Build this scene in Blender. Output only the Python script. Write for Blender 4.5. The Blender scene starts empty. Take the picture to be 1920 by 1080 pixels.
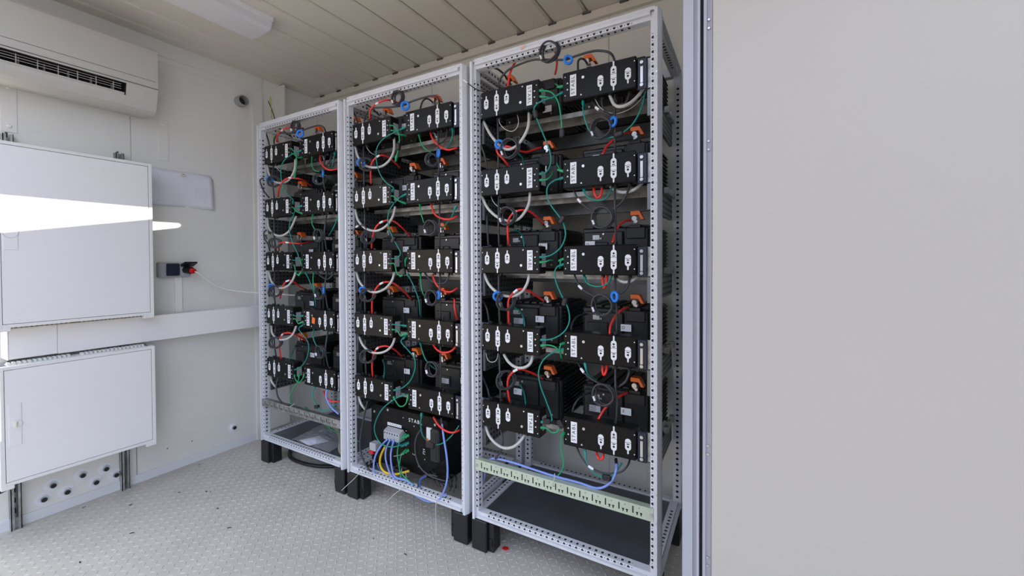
import bpy, math, random
from mathutils import Matrix, Vector
random.seed(7)
scn = bpy.context.scene
COL = scn.collection

# ---------------------------------------------------------------- camera
cd = bpy.data.cameras.new('camera'); cam = bpy.data.objects.new('camera', cd); COL.objects.link(cam)
cd.sensor_width = 36; cd.lens = 775.9/1920*36; cd.shift_y = -38.46/1920; cd.clip_start = .02
cam.matrix_world = Matrix(((0.868199, -0.003573, 0.496203, 2.70899), (0.496195, 0.015374, -0.868075, -1.48129), (-0.004526, 0.999875, 0.015120, 1.133946), (0, 0, 0, 1)))
scn.camera = cam

# ---------------------------------------------------------------- sky, sun, exposure
scn.view_settings.view_transform = 'Standard'; scn.view_settings.look = 'None'
scn.view_settings.exposure = 0.6; scn.view_settings.gamma = 1.0; scn.view_settings.use_curve_mapping = False
w = bpy.data.worlds.new('sky'); scn.world = w; w.use_nodes = True
nt = w.node_tree; bg = nt.nodes['Background']
tc = nt.nodes.new('ShaderNodeTexCoord'); sep = nt.nodes.new('ShaderNodeSeparateXYZ'); ramp = nt.nodes.new('ShaderNodeValToRGB')
nt.links.new(tc.outputs['Generated'], sep.inputs[0]); nt.links.new(sep.outputs['Z'], ramp.inputs[0]); nt.links.new(ramp.outputs[0], bg.inputs[0])
ramp.color_ramp.elements[0].position = 0.0; ramp.color_ramp.elements[0].color = (.68, .73, .91, 1)
ramp.color_ramp.elements[1].position = .45; ramp.color_ramp.elements[1].color = (.69, .78, 1.0, 1)
bg.inputs[1].default_value = 1.75
sd = bpy.data.lights.new('sun', 'SUN'); sd.energy = 9.0; sd.angle = math.radians(.12); sd.color = (1, .93, .82)
sun = bpy.data.objects.new('sun', sd); COL.objects.link(sun); sun.location = (8, -1, 4)
sun.rotation_euler = Vector((-1, .12, -.306)).to_track_quat('-Z', 'Y').to_euler()

# ---------------------------------------------------------------- materials
def mat(name, col, rough=.5, metal=0.0, noise=0.0, nscale=8.0, bump=0.0, bscale=300.0, spec=.5, trans=0.0, alpha=1.0):
    m = bpy.data.materials.new(name); m.use_nodes = True
    t = m.node_tree; b = t.nodes['Principled BSDF']
    b.inputs['Base Color'].default_value = (*col, 1); b.inputs['Roughness'].default_value = rough
    b.inputs['Metallic'].default_value = metal; b.inputs['Specular IOR Level'].default_value = spec
    b.inputs['Transmission Weight'].default_value = trans; b.inputs['Alpha'].default_value = alpha
    if noise or bump:
        co = t.nodes.new('ShaderNodeTexCoord')
    if noise:
        n = t.nodes.new('ShaderNodeTexNoise'); n.inputs['Scale'].default_value = nscale; n.inputs['Detail'].default_value = 5
        r = t.nodes.new('ShaderNodeValToRGB'); t.links.new(co.outputs['Object'], n.inputs['Vector'])
        r.color_ramp.elements[0].position = .3; r.color_ramp.elements[1].position = .7
        r.color_ramp.elements[0].color = (*[c*(1-noise) for c in col], 1); r.color_ramp.elements[1].color = (*[min(1, c*(1+noise)) for c in col], 1)
        t.links.new(n.outputs['Fac'], r.inputs[0]); t.links.new(r.outputs[0], b.inputs['Base Color'])
    if bump:
        n2 = t.nodes.new('ShaderNodeTexNoise'); n2.inputs['Scale'].default_value = bscale
        bp = t.nodes.new('ShaderNodeBump'); bp.inputs['Strength'].default_value = bump; bp.inputs['Distance'].default_value = .001
        t.links.new(co.outputs['Object'], n2.inputs['Vector']); t.links.new(n2.outputs['Fac'], bp.inputs['Height']); t.links.new(bp.outputs[0], b.inputs['Normal'])
    return m
WALL = mat('wall_paint', (.77, .765, .72), .45, noise=.02, nscale=3, bump=.08, bscale=120)
CEIL = mat('ceiling_paint', (.74, .70, .63), .35, noise=.02, nscale=3)
SKIRT = mat('skirting_paint', (.74, .75, .77), .4)
FLOORM = mat('floor_paint', (.54, .51, .46), .45, noise=.06, nscale=5)
GROUND = mat('ground_concrete', (.32, .265, .205), .9, noise=.1, nscale=2)
POSTW = mat('door_post_paint', (.37, .375, .42), .3)
DOORM = mat('door_leaf_paint', (.455, .435, .395), .4, noise=.012, nscale=2, bump=.05, bscale=60)
RACK = mat('rack_powder_coat', (.66, .675, .715), .35, noise=.03, nscale=30, bump=.05, bscale=400)
HOLE = mat('punched_hole', (.012, .012, .014), .9)
ZINC = mat('dark_zinc', (.16, .17, .175), .38, metal=.75, noise=.25, nscale=14)
GALV = mat('galvanized_steel', (.40, .41, .40), .38, metal=.85, noise=.35, nscale=22)
BEAMM = mat('weathered_zinc_beam', (.27, .27, .26), .42, metal=.7, noise=.5, nscale=18)
GREENZ = mat('passivated_steel', (.56, .64, .50), .4, metal=.35, noise=.08, nscale=12)
PLATE = mat('rack_floor_steel', (.10, .11, .125), .35, metal=.4, noise=.12, nscale=4)
BLACK = mat('black_powder_coat', (.009, .0085, .008), .27, noise=.1, nscale=20, spec=.15)
BATT = mat('battery_black', (.007, .007, .0075), .38)
PLAST = mat('black_plastic', (.012, .012, .013), .45)
WHITE = mat('white_print', (.80, .81, .84), .5)
GREYP = mat('grey_print', (.45, .46, .50), .5)
INK = mat('black_ink', (.01, .01, .011), .6)
STEEL = mat('bright_steel', (.60, .60, .59), .3, metal=.9)
ORANGE = mat('orange_plastic', (.85, .16, .02), .4)
REDC = mat('red_cable', (.78, .035, .025), .4)
GREENC = mat('green_cable', (.01, .34, .13), .4)
TEALC = mat('teal_cable', (.0, .24, .19), .4)
COAX = mat('dark_grey_cable', (.035, .036, .042), .45)
WHITEC = mat('grey_white_cable', (.52, .52, .49), .45)
BLUEC = mat('lavender_blue_cable', (.22, .32, .75), .4)
DBLUEC = mat('dark_blue_cable', (.02, .10, .42), .4)
YELC = mat('yellow_cable', (.78, .50, .02), .4)
YGC = mat('yellow_green_cable', (.45, .62, .04), .4)
FERR = mat('blue_ferrite', (.015, .20, .72), .35)
CABIN = mat('cabinet_paint', (.84, .835, .835), .28)
CABFR = mat('cabinet_frame_paint', (.80, .80, .78), .35)
TRUNK = mat('trunking_plastic', (.88, .865, .86), .4)
ACM = mat('air_conditioner_plastic', (.55, .535, .50), .4)
ACD = mat('air_conditioner_dark', (.03, .03, .03), .6)
PAPER = mat('paper', (.74, .74, .80), .7)
LAMP = mat('lamp_diffuser', (.72, .71, .74), .35)
LAMPE = mat('lamp_base_white', (.82, .82, .82), .4)
GREYPL = mat('grey_plastic', (.36, .37, .38), .5)
CREAM = mat('cream_plastic', (.72, .67, .52), .5)
REDP = mat('red_plastic', (.6, .01, .01), .4)
TERM = mat('terminal_grey', (.42, .43, .45), .5)
BAG = mat('clear_plastic_film', (.55, .56, .58), .15, alpha=.35)
CLOTH = mat('white_wipe', (.62, .62, .70), .8)
BEIGE = mat('beige_strap', (.45, .42, .28), .7)
GAPM = mat('ceiling_gap', (.10, .10, .09), .8)
BEIGEW = mat('beige_bounce_wall', (.74, .64, .50), .8)  # for the added wall that gives warm reflections
DARKW = mat('dark_reflection_wall', (.06, .065, .06), .8)  # for the added wall that darkens reflections
NAVY = mat('navy_plastic', (.012, .016, .035), .35)
SEAL = mat('rubber_seal', (.012, .014, .02), .6)

# ---------------------------------------------------------------- mesh helpers
class MB:
    def __init__(s): s.v = []; s.f = []
    def add(s, v, f):
        n = len(s.v); s.v += [tuple(p) for p in v]; s.f += [tuple(i+n for i in q) for q in f]; return s
    def box(s, a, b, bev=0.0):
        x0, y0, z0 = a; x1, y1, z1 = b
        if not bev:
            return s.add([(x0,y0,z0),(x1,y0,z0),(x1,y1,z0),(x0,y1,z0),(x0,y0,z1),(x1,y0,z1),(x1,y1,z1),(x0,y1,z1)],
                  [(0,3,2,1),(4,5,6,7),(0,1,5,4),(1,2,6,5),(2,3,7,6),(3,0,4,7)])
        v = []; idx = {}
        for i, x in enumerate((x0, x1)):
            for j, y in enumerate((y0, y1)):
                for k, z in enumerate((z0, z1)):
                    sx, sy, sz = (1-2*i)*bev, (1-2*j)*bev, (1-2*k)*bev
                    idx[i,j,k] = len(v); v += [(x, y+sy, z+sz), (x+sx, y, z+sz), (x+sx, y+sy, z)]
        F = []
        I = lambda i,j,k,c: idx[i,j,k]+c
        for i in (0,1): F.append([I(i,0,0,0), I(i,1,0,0), I(i,1,1,0), I(i,0,1,0)][::(-1 if i == 0 else 1)])
        for j in (0,1): F.append([I(0,j,0,1), I(1,j,0,1), I(1,j,1,1), I(0,j,1,1)][::(1 if j == 0 else -1)])
        for k in (0,1): F.append([I(0,0,k,2), I(1,0,k,2), I(1,1,k,2), I(0,1,k,2)][::(-1 if k == 0 else 1)])
        for j in (0,1):
            for k in (0,1): F.append([I(0,j,k,1), I(1,j,k,1), I(1,j,k,2), I(0,j,k,2)])
        for i in (0,1):
            for k in (0,1): F.append([I(i,0,k,0), I(i,1,k,0), I(i,1,k,2), I(i,0,k,2)])
            for j in (0,1): F.append([I(i,j,0,0), I(i,j,1,0), I(i,j,1,1), I(i,j,0,1)])
        for q in idx.values(): F.append([q, q+1, q+2])
        return s.add(v, F)
    def prism(s, poly, org, u, v, n):
        """polygon (list of (a,b)) in plane org+u*a+v*b, extruded along vector n"""
        org, u, v, n = map(Vector, (org, u, v, n)); k = len(poly)
        P = [org+u*a+v*b for a, b in poly]
        F = [tuple(range(k))[::-1], tuple(range(k, 2*k))]+[(i, (i+1) % k, k+(i+1) % k, k+i) for i in range(k)]
        return s.add([tuple(p) for p in P]+[tuple(p+n) for p in P], F)
    def cyl(s, a, b, r, n=12, r2=None, caps=True):
        a, b = Vector(a), Vector(b); d = (b-a).normalized(); r2 = r if r2 is None else r2
        u = d.orthogonal().normalized(); v = d.cross(u)
        A = [a+(u*math.cos(t)+v*math.sin(t))*r for t in [2*math.pi*i/n for i in range(n)]]
        B = [b+(u*math.cos(t)+v*math.sin(t))*r2 for t in [2*math.pi*i/n for i in range(n)]]
        F = [(i, (i+1) % n, n+(i+1) % n, n+i) for i in range(n)]
        if caps: F += [tuple(range(n))[::-1], tuple(range(n, 2*n))]
        return s.add([tuple(p) for p in A+B], F)
    def ringdisc(s, c, nrm, ro, ri, th, n=16):
        c, d = Vector(c), Vector(nrm).normalized(); u = d.orthogonal().normalized(); v = d.cross(u); V = []
        for h in (0, th):
            for r in (ri, ro):
                V += [tuple(c+d*h+(u*math.cos(2*math.pi*i/n)+v*math.sin(2*math.pi*i/n))*r) for i in range(n)]
        F = []
        for i in range(n):
            j = (i+1) % n
            F += [(i, j, n+j, n+i), (2*n+i, 3*n+i, 3*n+j, 2*n+j), (n+i, n+j, 3*n+j, 3*n+i), (i, 2*n+i, 2*n+j, j)]
        return s.add(V, F)
    def tube(s, pts, r, n=8, smooth=5, closed=False):
        P = spline(pts, smooth, closed) if smooth > 1 else [Vector(p) for p in pts]
        k = len(P); T = []
        for i in range(k):
            a = P[(i-1) % k] if closed else P[max(i-1, 0)]; b = P[(i+1) % k] if closed else P[min(i+1, k-1)]
            T.append((b-a).normalized() if (b-a).length > 1e-9 else Vector((0, 0, 1)))
        u = T[0].orthogonal().normalized(); V = []
        for i in range(k):
            u = (u-T[i]*u.dot(T[i])); u = u.normalized() if u.length > 1e-6 else T[i].orthogonal().normalized(); v = T[i].cross(u)
            V += [tuple(P[i]+(u*math.cos(2*math.pi*j/n)+v*math.sin(2*math.pi*j/n))*r) for j in range(n)]
        F = []
        for i in range(k if closed else k-1):
            a, b = i*n, ((i+1) % k)*n
            F += [(a+j, a+(j+1) % n, b+(j+1) % n, b+j) for j in range(n)]
        if not closed: F += [tuple(range(n))[::-1], tuple(range((k-1)*n, k*n))]
        return s.add(V, F)
    def mesh(s, name, m, smooth=None):
        me = bpy.data.meshes.new(name); me.from_pydata(s.v, [], s.f); me.materials.append(m)
        if smooth: me.shade_smooth()
        me.update(); return me
    def build(s, name, m, parent=None, smooth=False, loc=None):
        o = bpy.data.objects.new(name, s.mesh(name, m, smooth)); COL.objects.link(o)
        if parent is not None: o.parent = parent
        if loc: o.location = loc
        return o
def spline(pts, k, closed=False):
    P = [Vector(p) for p in pts]; n = len(P); out = []
    if n < 3 and not closed:
        return [P[0].lerp(P[-1], i/k) for i in range(k+1)]
    for i in range(n if closed else n-1):
        g = (lambda q: P[q % n]) if closed else (lambda q: P[min(max(q, 0), n-1)])
        a, b, c, d = g(i-1), g(i), g(i+1), g(i+2)
        for j in range(k):
            t = j/k
            out.append(.5*((2*b)+(c-a)*t+(2*a-5*b+4*c-d)*t*t+(3*b-a-3*c+d)*t*t*t))
    if not closed: out.append(P[-1])
    return out
def empty(name, loc=(0, 0, 0)):
    o = bpy.data.objects.new(name, None); o.location = loc; o.empty_display_size = .05; COL.objects.link(o); return o
def tag(o, label=None, cat=None, group=None, kind=None):
    if label: o['label'] = label
    if cat: o['category'] = cat
    if group: o['group'] = group
    if kind: o['kind'] = kind
    return o
def kids(o): return [c for c in COL.objects if c.parent == o]
def copy_tree(o, parent=None, table=None):
    if table is None:
        table = {}
        for c in COL.objects:
            if c.parent is not None: table.setdefault(c.parent.name, []).append(c)
    c = o.copy(); COL.objects.link(c)
    if parent is not None: c.parent = parent
    for ch in table.get(o.name, []): copy_tree(ch, c, table)
    return c
def text_mesh(txt, size, m, vert=0, cx=.5, name='lettering', xs=1.0, sp=1.0):
    """text in the XZ plane facing -y, centred; vert=1 reads bottom to top, -1 top to bottom"""
    c = bpy.data.curves.new('t', 'FONT'); c.body = txt; c.size = size; c.align_x = 'CENTER'; c.align_y = 'CENTER'; c.extrude = .0003; c.space_character = sp
    o = bpy.data.objects.new('t', c); COL.objects.link(o)
    me = bpy.data.meshes.new_from_object(o); COL.objects.unlink(o); bpy.data.objects.remove(o)
    for v in me.vertices:
        x, y, z = v.co; x *= xs
        if vert == 1: x, y = -y, x
        elif vert == -1: x, y = y, -x
        v.co = (x, -z, y)
    me.materials.clear(); me.materials.append(m); me.name = name
    return me
def put(name, me, parent, loc=(0, 0, 0)):
    o = bpy.data.objects.new(name, me); COL.objects.link(o); o.parent = parent; o.location = loc; return o

FZ = -.138; WX = -.356; BY = .68; CZ = 2.472
RACK0 = [
(1,'red','arching from the left controller to its battery',[(0.147,0.05,1.544),(0.19,0.03,1.588),(0.265,0.012,1.623),(0.306,0.02,1.64),(0.348,0.03,1.637),(0.365,0.06,1.634),(0.327,0.12,1.631),(0.268,0.2,1.62)]),
(2,'red','arching flat from the left controller to its battery',[(0.148,0.05,1.207),(0.185,0.03,1.242),(0.241,0.012,1.253),(0.303,0.02,1.252),(0.352,0.06,1.246),(0.311,0.14,1.259),(0.267,0.2,1.268)]),
(3,'red','arching from the left controller to its battery',[(0.153,0.05,0.909),(0.21,0.03,0.962),(0.262,0.012,1.004),(0.293,0.02,1.023),(0.309,0.04,1.016),(0.255,0.12,0.978),(0.194,0.2,0.954)]),
(1,'coax','looping outside the left post',[(0.084,0,1.659),(0.07,-0.012,1.652),(0.064,-0.012,1.633),(0.09,-0.008,1.581),(0.086,0.03,1.54)]),
(2,'coax','looping outside the left post',[(0.105,0,1.336),(0.097,-0.012,1.319),(0.095,-0.008,1.283),(0.103,0.01,1.243),(0.067,0.04,1.208)]),
(2,'coax','from the left controller back to its battery',[(0.049,0.1,1.313),(0.087,0.13,1.303),(0.089,0.18,1.299)]),
(3,'coax','curling at the left post',[(0.055,0.04,0.916),(0.078,0.02,0.945),(0.096,0.02,0.962),(0.079,0.05,0.926),(0.073,0.06,0.901)]),
]
CABLES = [
(2,0,'coax','arching over from left to right controller',[(0.132,0.04,1.88),(0.137,0.04,1.908),(0.177,0.04,1.94),(0.242,0.03,1.947),(0.308,0.02,1.944),(0.359,0.012,1.929),(0.443,0.012,1.908),(0.486,0.012,1.91),(0.55,0.012,1.912),(0.59,0.012,1.905),(0.622,0.012,1.89),(0.632,0.03,1.877),(0.634,0.04,1.854)]),
(2,0,'coax','from the rack corner down to the left battery',[(0.014,0.06,1.938),(0.037,0.06,1.98),(0.08,0.08,1.99),(0.105,0.12,1.976),(0.098,0.2,1.957)]),
(2,0,'whitetip','sticking out past the left post',[(-0.002,-0.03,1.913),(0.021,-0.02,1.893),(0.043,0,1.875),(0.062,0.05,1.873)]),
(2,0,'red','looping behind the top beam',[(0.177,0.04,1.873),(0.182,0.05,1.929),(0.202,0.06,1.976),(0.227,0.08,2.016),(0.281,0.1,2.038),(0.333,0.12,2.033),(0.349,0.15,2.016),(0.341,0.18,1.985),(0.324,0.2,1.951)]),
(2,0,'coax','arching to the right battery terminal',[(0.487,0.05,1.868),(0.479,0.07,1.915),(0.479,0.1,1.94),(0.477,0.15,1.958),(0.471,0.2,1.962)]),
(2,0,'green','from the left controller hanging loose',[(0.327,0.03,1.82),(0.36,0.01,1.807),(0.393,0.012,1.792),(0.418,0.012,1.754),(0.429,0.012,1.703),(0.435,0.012,1.642)]),
(2,0,'teal','down to the second row left controller',[(0.437,0.03,1.793),(0.405,0.01,1.774),(0.347,0.012,1.768),(0.318,0.012,1.752),(0.316,0.012,1.729),(0.332,0.012,1.69),(0.358,0.012,1.629),(0.381,0.012,1.573),(0.388,0.012,1.531),(0.378,0.012,1.498),(0.36,0.012,1.482),(0.323,0.03,1.485)]),
(2,0,'green','short between both controllers',[(0.326,0.03,1.797),(0.364,0.02,1.784),(0.383,0.04,1.779),(0.375,0.1,1.796)]),
(2,0,'green','short behind the right controller',[(0.437,0.03,1.814),(0.419,0.03,1.816),(0.368,0.1,1.865)]),
(2,0,'white','sagging under the left controller',[(0.048,0.05,1.75),(0.088,0.03,1.691),(0.14,0.012,1.634),(0.186,0.012,1.6),(0.232,0.012,1.607),(0.27,0.012,1.643),(0.289,0.012,1.683),(0.272,0.05,1.747)]),
(2,0,'thin','in a thin loop under the left controller',[(0.125,0.05,1.75),(0.156,0.012,1.709),(0.182,0.012,1.683),(0.212,0.012,1.671),(0.235,0.012,1.681),(0.243,0.012,1.706),(0.217,0.05,1.75)]),
(2,0,'coax','dropping from the left controller',[(0.119,0.05,1.76),(0.14,0.02,1.676),(0.14,0.02,1.586),(0.13,0.04,1.528)]),
(2,0,'coax','slanting at the left post',[(0.046,0.03,1.64),(0.063,0.03,1.598),(0.066,0.05,1.532)]),
(2,0,'teal','sagging under the right controller',[(0.51,0.04,1.749),(0.522,0.012,1.69),(0.543,0.012,1.625),(0.58,0.012,1.589),(0.632,0.012,1.583),(0.674,0.012,1.596),(0.708,0.012,1.622),(0.734,0.012,1.668),(0.738,0.06,1.742)]),
(2,0,'white','curving thickly under the right controller',[(0.611,0.05,1.753),(0.634,0.03,1.706),(0.662,0.02,1.69),(0.692,0.03,1.701),(0.718,0.05,1.731),(0.734,0.08,1.773)]),
(2,0,'thin','in a thin loop under the right controller',[(0.555,0.05,1.748),(0.582,0.03,1.704),(0.62,0.03,1.678),(0.66,0.03,1.672),(0.703,0.05,1.696),(0.732,0.07,1.735)]),
(2,0,'coax','bending under the right controller',[(0.686,0.05,1.749),(0.677,0.03,1.706),(0.654,0.03,1.681),(0.622,0.03,1.673),(0.598,0.03,1.691),(0.585,0.04,1.721),(0.58,0.05,1.755)]),
(2,0,'labelled','reaching the second row coil',[(0.542,0.05,1.742),(0.57,0.03,1.703),(0.609,0.02,1.673),(0.635,0.012,1.65)]),
(2,0,'coax','dropping from the right controller',[(0.631,0.05,1.761),(0.64,0.015,1.654),(0.64,0.015,1.577),(0.632,0.05,1.528)]),
(2,1,'red','curling up from the left controller to its battery',[(0.172,0.05,1.541),(0.168,0.02,1.562),(0.145,0.012,1.588),(0.139,0.012,1.609),(0.16,0.012,1.617),(0.199,0.012,1.609),(0.216,0.05,1.603),(0.228,0.1,1.603),(0.241,0.15,1.622),(0.267,0.2,1.645)]),
(2,1,'teal','short on the left battery',[(0.142,0.2,1.628),(0.204,0.12,1.583),(0.246,0.05,1.536)]),
(2,1,'red','from the right controller up to its battery',[(0.581,0.06,1.537),(0.591,0.08,1.572),(0.61,0.1,1.597),(0.63,0.14,1.627),(0.651,0.18,1.642),(0.663,0.2,1.637)]),
(2,1,'teal','sagging under the right controller',[(0.506,0.05,1.417),(0.527,0.02,1.384),(0.551,0.012,1.365),(0.585,0.012,1.357),(0.609,0.02,1.368),(0.62,0.05,1.411)]),
(2,1,'red','in a tight loop under the right controller',[(0.548,0.05,1.417),(0.559,0.03,1.387),(0.569,0.03,1.37),(0.582,0.03,1.379),(0.582,0.05,1.414)]),
(2,1,'labelled','reaching the coil below',[(0.468,0.05,1.412),(0.491,0.03,1.374),(0.521,0.02,1.345),(0.555,0.012,1.321),(0.579,0.012,1.312)]),
(2,1,'coax','bending under the right controller',[(0.684,0.05,1.412),(0.681,0.03,1.379),(0.662,0.02,1.344),(0.635,0.012,1.322),(0.615,0.012,1.316)]),
(2,1,'coax','dropping from the right controller',[(0.63,0.05,1.414),(0.64,0.015,1.345),(0.642,0.015,1.268),(0.634,0.05,1.191)]),
(2,1,'white','curving thickly under the right controller',[(0.611,0.06,1.413),(0.64,0.05,1.391),(0.668,0.05,1.385),(0.703,0.05,1.393),(0.725,0.08,1.421)]),
(2,1,'white','sagging under the left controller',[(0.034,0.05,1.427),(0.075,0.03,1.37),(0.127,0.02,1.327),(0.18,0.02,1.304),(0.231,0.02,1.306),(0.261,0.03,1.336),(0.276,0.04,1.375),(0.276,0.05,1.421)]),
(2,1,'coax','dropping from the left controller',[(0.123,0.05,1.42),(0.141,0.02,1.338),(0.14,0.02,1.27),(0.124,0.05,1.189)]),
(2,1,'coax','dropping behind the left post',[(0.062,0.05,1.334),(0.077,0.03,1.273),(0.069,0.05,1.195)]),
(2,1,'thin','in a thin loop under the left controller',[(0.082,0.05,1.423),(0.111,0.03,1.386),(0.148,0.03,1.356)]),
(2,1,'teal','down to the third row left controller',[(0.436,0.03,1.46),(0.404,0.01,1.449),(0.374,0.012,1.428),(0.371,0.012,1.39),(0.389,0.012,1.351),(0.421,0.012,1.309),(0.443,0.012,1.271),(0.448,0.012,1.23),(0.43,0.012,1.189),(0.393,0.012,1.16),(0.356,0.012,1.15),(0.324,0.03,1.15)]),
(2,1,'green','short curling up from the left controller',[(0.325,0.03,1.461),(0.365,0.01,1.455),(0.377,0.03,1.47),(0.357,0.1,1.507)]),
(2,1,'green','short curling up from the right controller',[(0.436,0.03,1.483),(0.421,0.03,1.489),(0.399,0.06,1.512),(0.374,0.1,1.538)]),
(2,2,'red','arching from the left controller to its battery',[(0.172,0.05,1.202),(0.185,0.02,1.252),(0.192,0.012,1.3),(0.213,0.012,1.33),(0.244,0.02,1.344),(0.265,0.06,1.343),(0.273,0.12,1.323),(0.27,0.2,1.295)]),
(2,2,'teal','short on the left battery',[(0.117,0.2,1.28),(0.173,0.15,1.262),(0.226,0.08,1.231),(0.247,0.05,1.194)]),
(2,2,'red','curving from the right controller to its battery',[(0.622,0.05,1.202),(0.624,0.08,1.241),(0.627,0.12,1.27),(0.64,0.16,1.291),(0.653,0.2,1.296)]),
(2,2,'green','short stub on the left controller',[(0.324,0.03,1.129),(0.362,0.01,1.131),(0.376,0.02,1.137),(0.374,0.06,1.137)]),
(2,2,'green','short curl on the right controller',[(0.44,0.03,1.145),(0.428,0.02,1.139),(0.422,0.02,1.124),(0.404,0.06,1.105)]),
(2,2,'teal','down to the fourth row left controller',[(0.44,0.03,1.124),(0.415,0.01,1.112),(0.402,0.012,1.083),(0.413,0.012,1.039),(0.436,0.012,0.992),(0.458,0.012,0.951),(0.464,0.012,0.906),(0.449,0.012,0.868),(0.415,0.012,0.838),(0.374,0.012,0.822),(0.327,0.03,0.814)]),
(2,2,'white','sagging under the left controller',[(0.046,0.05,1.082),(0.078,0.03,1.041),(0.12,0.02,1.008),(0.165,0.02,0.989),(0.212,0.02,0.989),(0.247,0.03,1.009),(0.267,0.04,1.045),(0.272,0.05,1.087)]),
(2,2,'coax','dropping from the left controller',[(0.121,0.05,1.083),(0.133,0.03,0.996),(0.135,0.03,0.928),(0.125,0.05,0.856)]),
(2,2,'coax','curving behind the left post',[(-0.003,0.1,0.957),(0.044,0.06,0.939),(0.064,0.05,0.903),(0.066,0.06,0.845)]),
(2,2,'teal','sagging under the right controller',[(0.509,0.05,1.079),(0.531,0.02,1.051),(0.565,0.012,1.039),(0.595,0.012,1.041),(0.617,0.02,1.057),(0.622,0.05,1.084)]),
(2,2,'red','in a tight loop under the right controller',[(0.583,0.05,1.079),(0.59,0.03,1.048),(0.594,0.03,1.032),(0.602,0.03,1.045),(0.602,0.05,1.082)]),
(2,2,'labelled','reaching the coil below',[(0.47,0.05,1.08),(0.495,0.03,1.04),(0.522,0.02,1.021),(0.554,0.012,1.006),(0.579,0.012,0.993)]),
(2,2,'coax','dropping from the right controller',[(0.632,0.05,1.082),(0.64,0.015,1.015),(0.646,0.015,0.957),(0.638,0.05,0.853)]),
(2,2,'coax','bending under the right controller',[(0.685,0.05,1.083),(0.686,0.03,1.054),(0.676,0.02,1.029),(0.658,0.012,1.014)]),
(2,2,'white','curving thickly under the right controller',[(0.625,0.06,1.08),(0.648,0.05,1.06),(0.674,0.05,1.055),(0.699,0.05,1.065),(0.711,0.08,1.084)]),
(2,3,'red','arching from the left controller to its battery',[(0.171,0.05,0.863),(0.186,0.02,0.932),(0.193,0.012,0.973),(0.217,0.012,1.003),(0.242,0.02,1.019),(0.259,0.06,1.01),(0.266,0.12,0.986),(0.274,0.2,0.949)]),
(2,3,'teal','short on the left battery',[(0.115,0.2,0.917),(0.171,0.15,0.91),(0.225,0.08,0.893),(0.248,0.05,0.86)]),
(2,3,'red','curving from the right controller to its battery',[(0.61,0.05,0.851),(0.608,0.07,0.888),(0.62,0.1,0.922),(0.632,0.14,0.941),(0.644,0.2,0.946)]),
(2,3,'coax','curving behind the right controller',[(0.45,0.06,0.846),(0.441,0.1,0.88),(0.449,0.15,0.906),(0.466,0.2,0.908)]),
(2,3,'green','short between both controllers',[(0.33,0.03,0.791),(0.379,0.01,0.801),(0.404,0.012,0.795),(0.421,0.02,0.78),(0.441,0.03,0.789)]),
(2,3,'green','short curl on the right controller',[(0.441,0.03,0.814),(0.432,0.01,0.811),(0.422,0.012,0.788),(0.419,0.04,0.747)]),
(2,3,'teal','down to the bottom left controller',[(0.441,0.03,0.791),(0.402,0.01,0.778),(0.352,0.012,0.738),(0.331,0.012,0.689),(0.338,0.012,0.636),(0.364,0.012,0.575),(0.387,0.012,0.519),(0.382,0.012,0.497),(0.329,0.03,0.479)]),
(2,3,'white','sagging under the left controller',[(0.146,0.05,0.73),(0.181,0.03,0.706),(0.223,0.02,0.691),(0.263,0.02,0.696),(0.286,0.03,0.716),(0.285,0.05,0.747)]),
(2,3,'thin','in a thin loop under the left controller',[(0.052,0.05,0.727),(0.076,0.03,0.703),(0.098,0.03,0.696),(0.12,0.03,0.708),(0.116,0.05,0.734)]),
(2,3,'coax','dropping from the left controller',[(0.121,0.05,0.73),(0.136,0.03,0.675),(0.138,0.03,0.607),(0.128,0.05,0.514)]),
(2,3,'coax','curving behind the left post',[(-0.008,0.1,0.617),(0.023,0.08,0.591),(0.056,0.06,0.558),(0.067,0.06,0.505)]),
(2,3,'labelled','reaching the coil below',[(0.482,0.05,0.739),(0.513,0.02,0.714),(0.55,0.01,0.691),(0.587,0.012,0.676)]),
(2,3,'teal','short under the right controller',[(0.516,0.04,0.741),(0.526,0.03,0.71),(0.535,0.06,0.681),(0.539,0.12,0.658)]),
(2,3,'red','in a tight loop under the right controller',[(0.583,0.05,0.739),(0.589,0.03,0.718),(0.593,0.03,0.706),(0.601,0.03,0.717),(0.601,0.05,0.741)]),
(2,3,'coax','dropping from the right controller',[(0.632,0.05,0.737),(0.642,0.015,0.663),(0.648,0.015,0.615),(0.634,0.05,0.516)]),
(2,3,'coax','bending under the right controller',[(0.685,0.05,0.743),(0.686,0.03,0.719),(0.673,0.03,0.691),(0.653,0.03,0.673)]),
(2,4,'red','arching from the left controller to its battery',[(0.174,0.05,0.528),(0.181,0.02,0.593),(0.189,0.012,0.641),(0.215,0.012,0.674),(0.241,0.02,0.686),(0.257,0.06,0.67),(0.265,0.12,0.641),(0.265,0.2,0.6)]),
(2,4,'teal','short on the left battery',[(0.145,0.2,0.558),(0.204,0.12,0.557),(0.233,0.08,0.538),(0.252,0.05,0.516)]),
(2,4,'red','curving from the right controller to its battery',[(0.566,0.05,0.527),(0.581,0.07,0.559),(0.603,0.1,0.586),(0.621,0.15,0.596),(0.64,0.2,0.6)]),
(2,4,'coax','curving behind the right controller',[(0.455,0.06,0.495),(0.444,0.1,0.534),(0.456,0.13,0.564),(0.472,0.17,0.575),(0.48,0.2,0.573)]),
(2,4,'green','from the left controller to a black clip',[(0.328,0.03,0.457),(0.366,0.01,0.467),(0.389,0.012,0.454),(0.412,0.012,0.463),(0.425,0.012,0.489)]),
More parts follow.
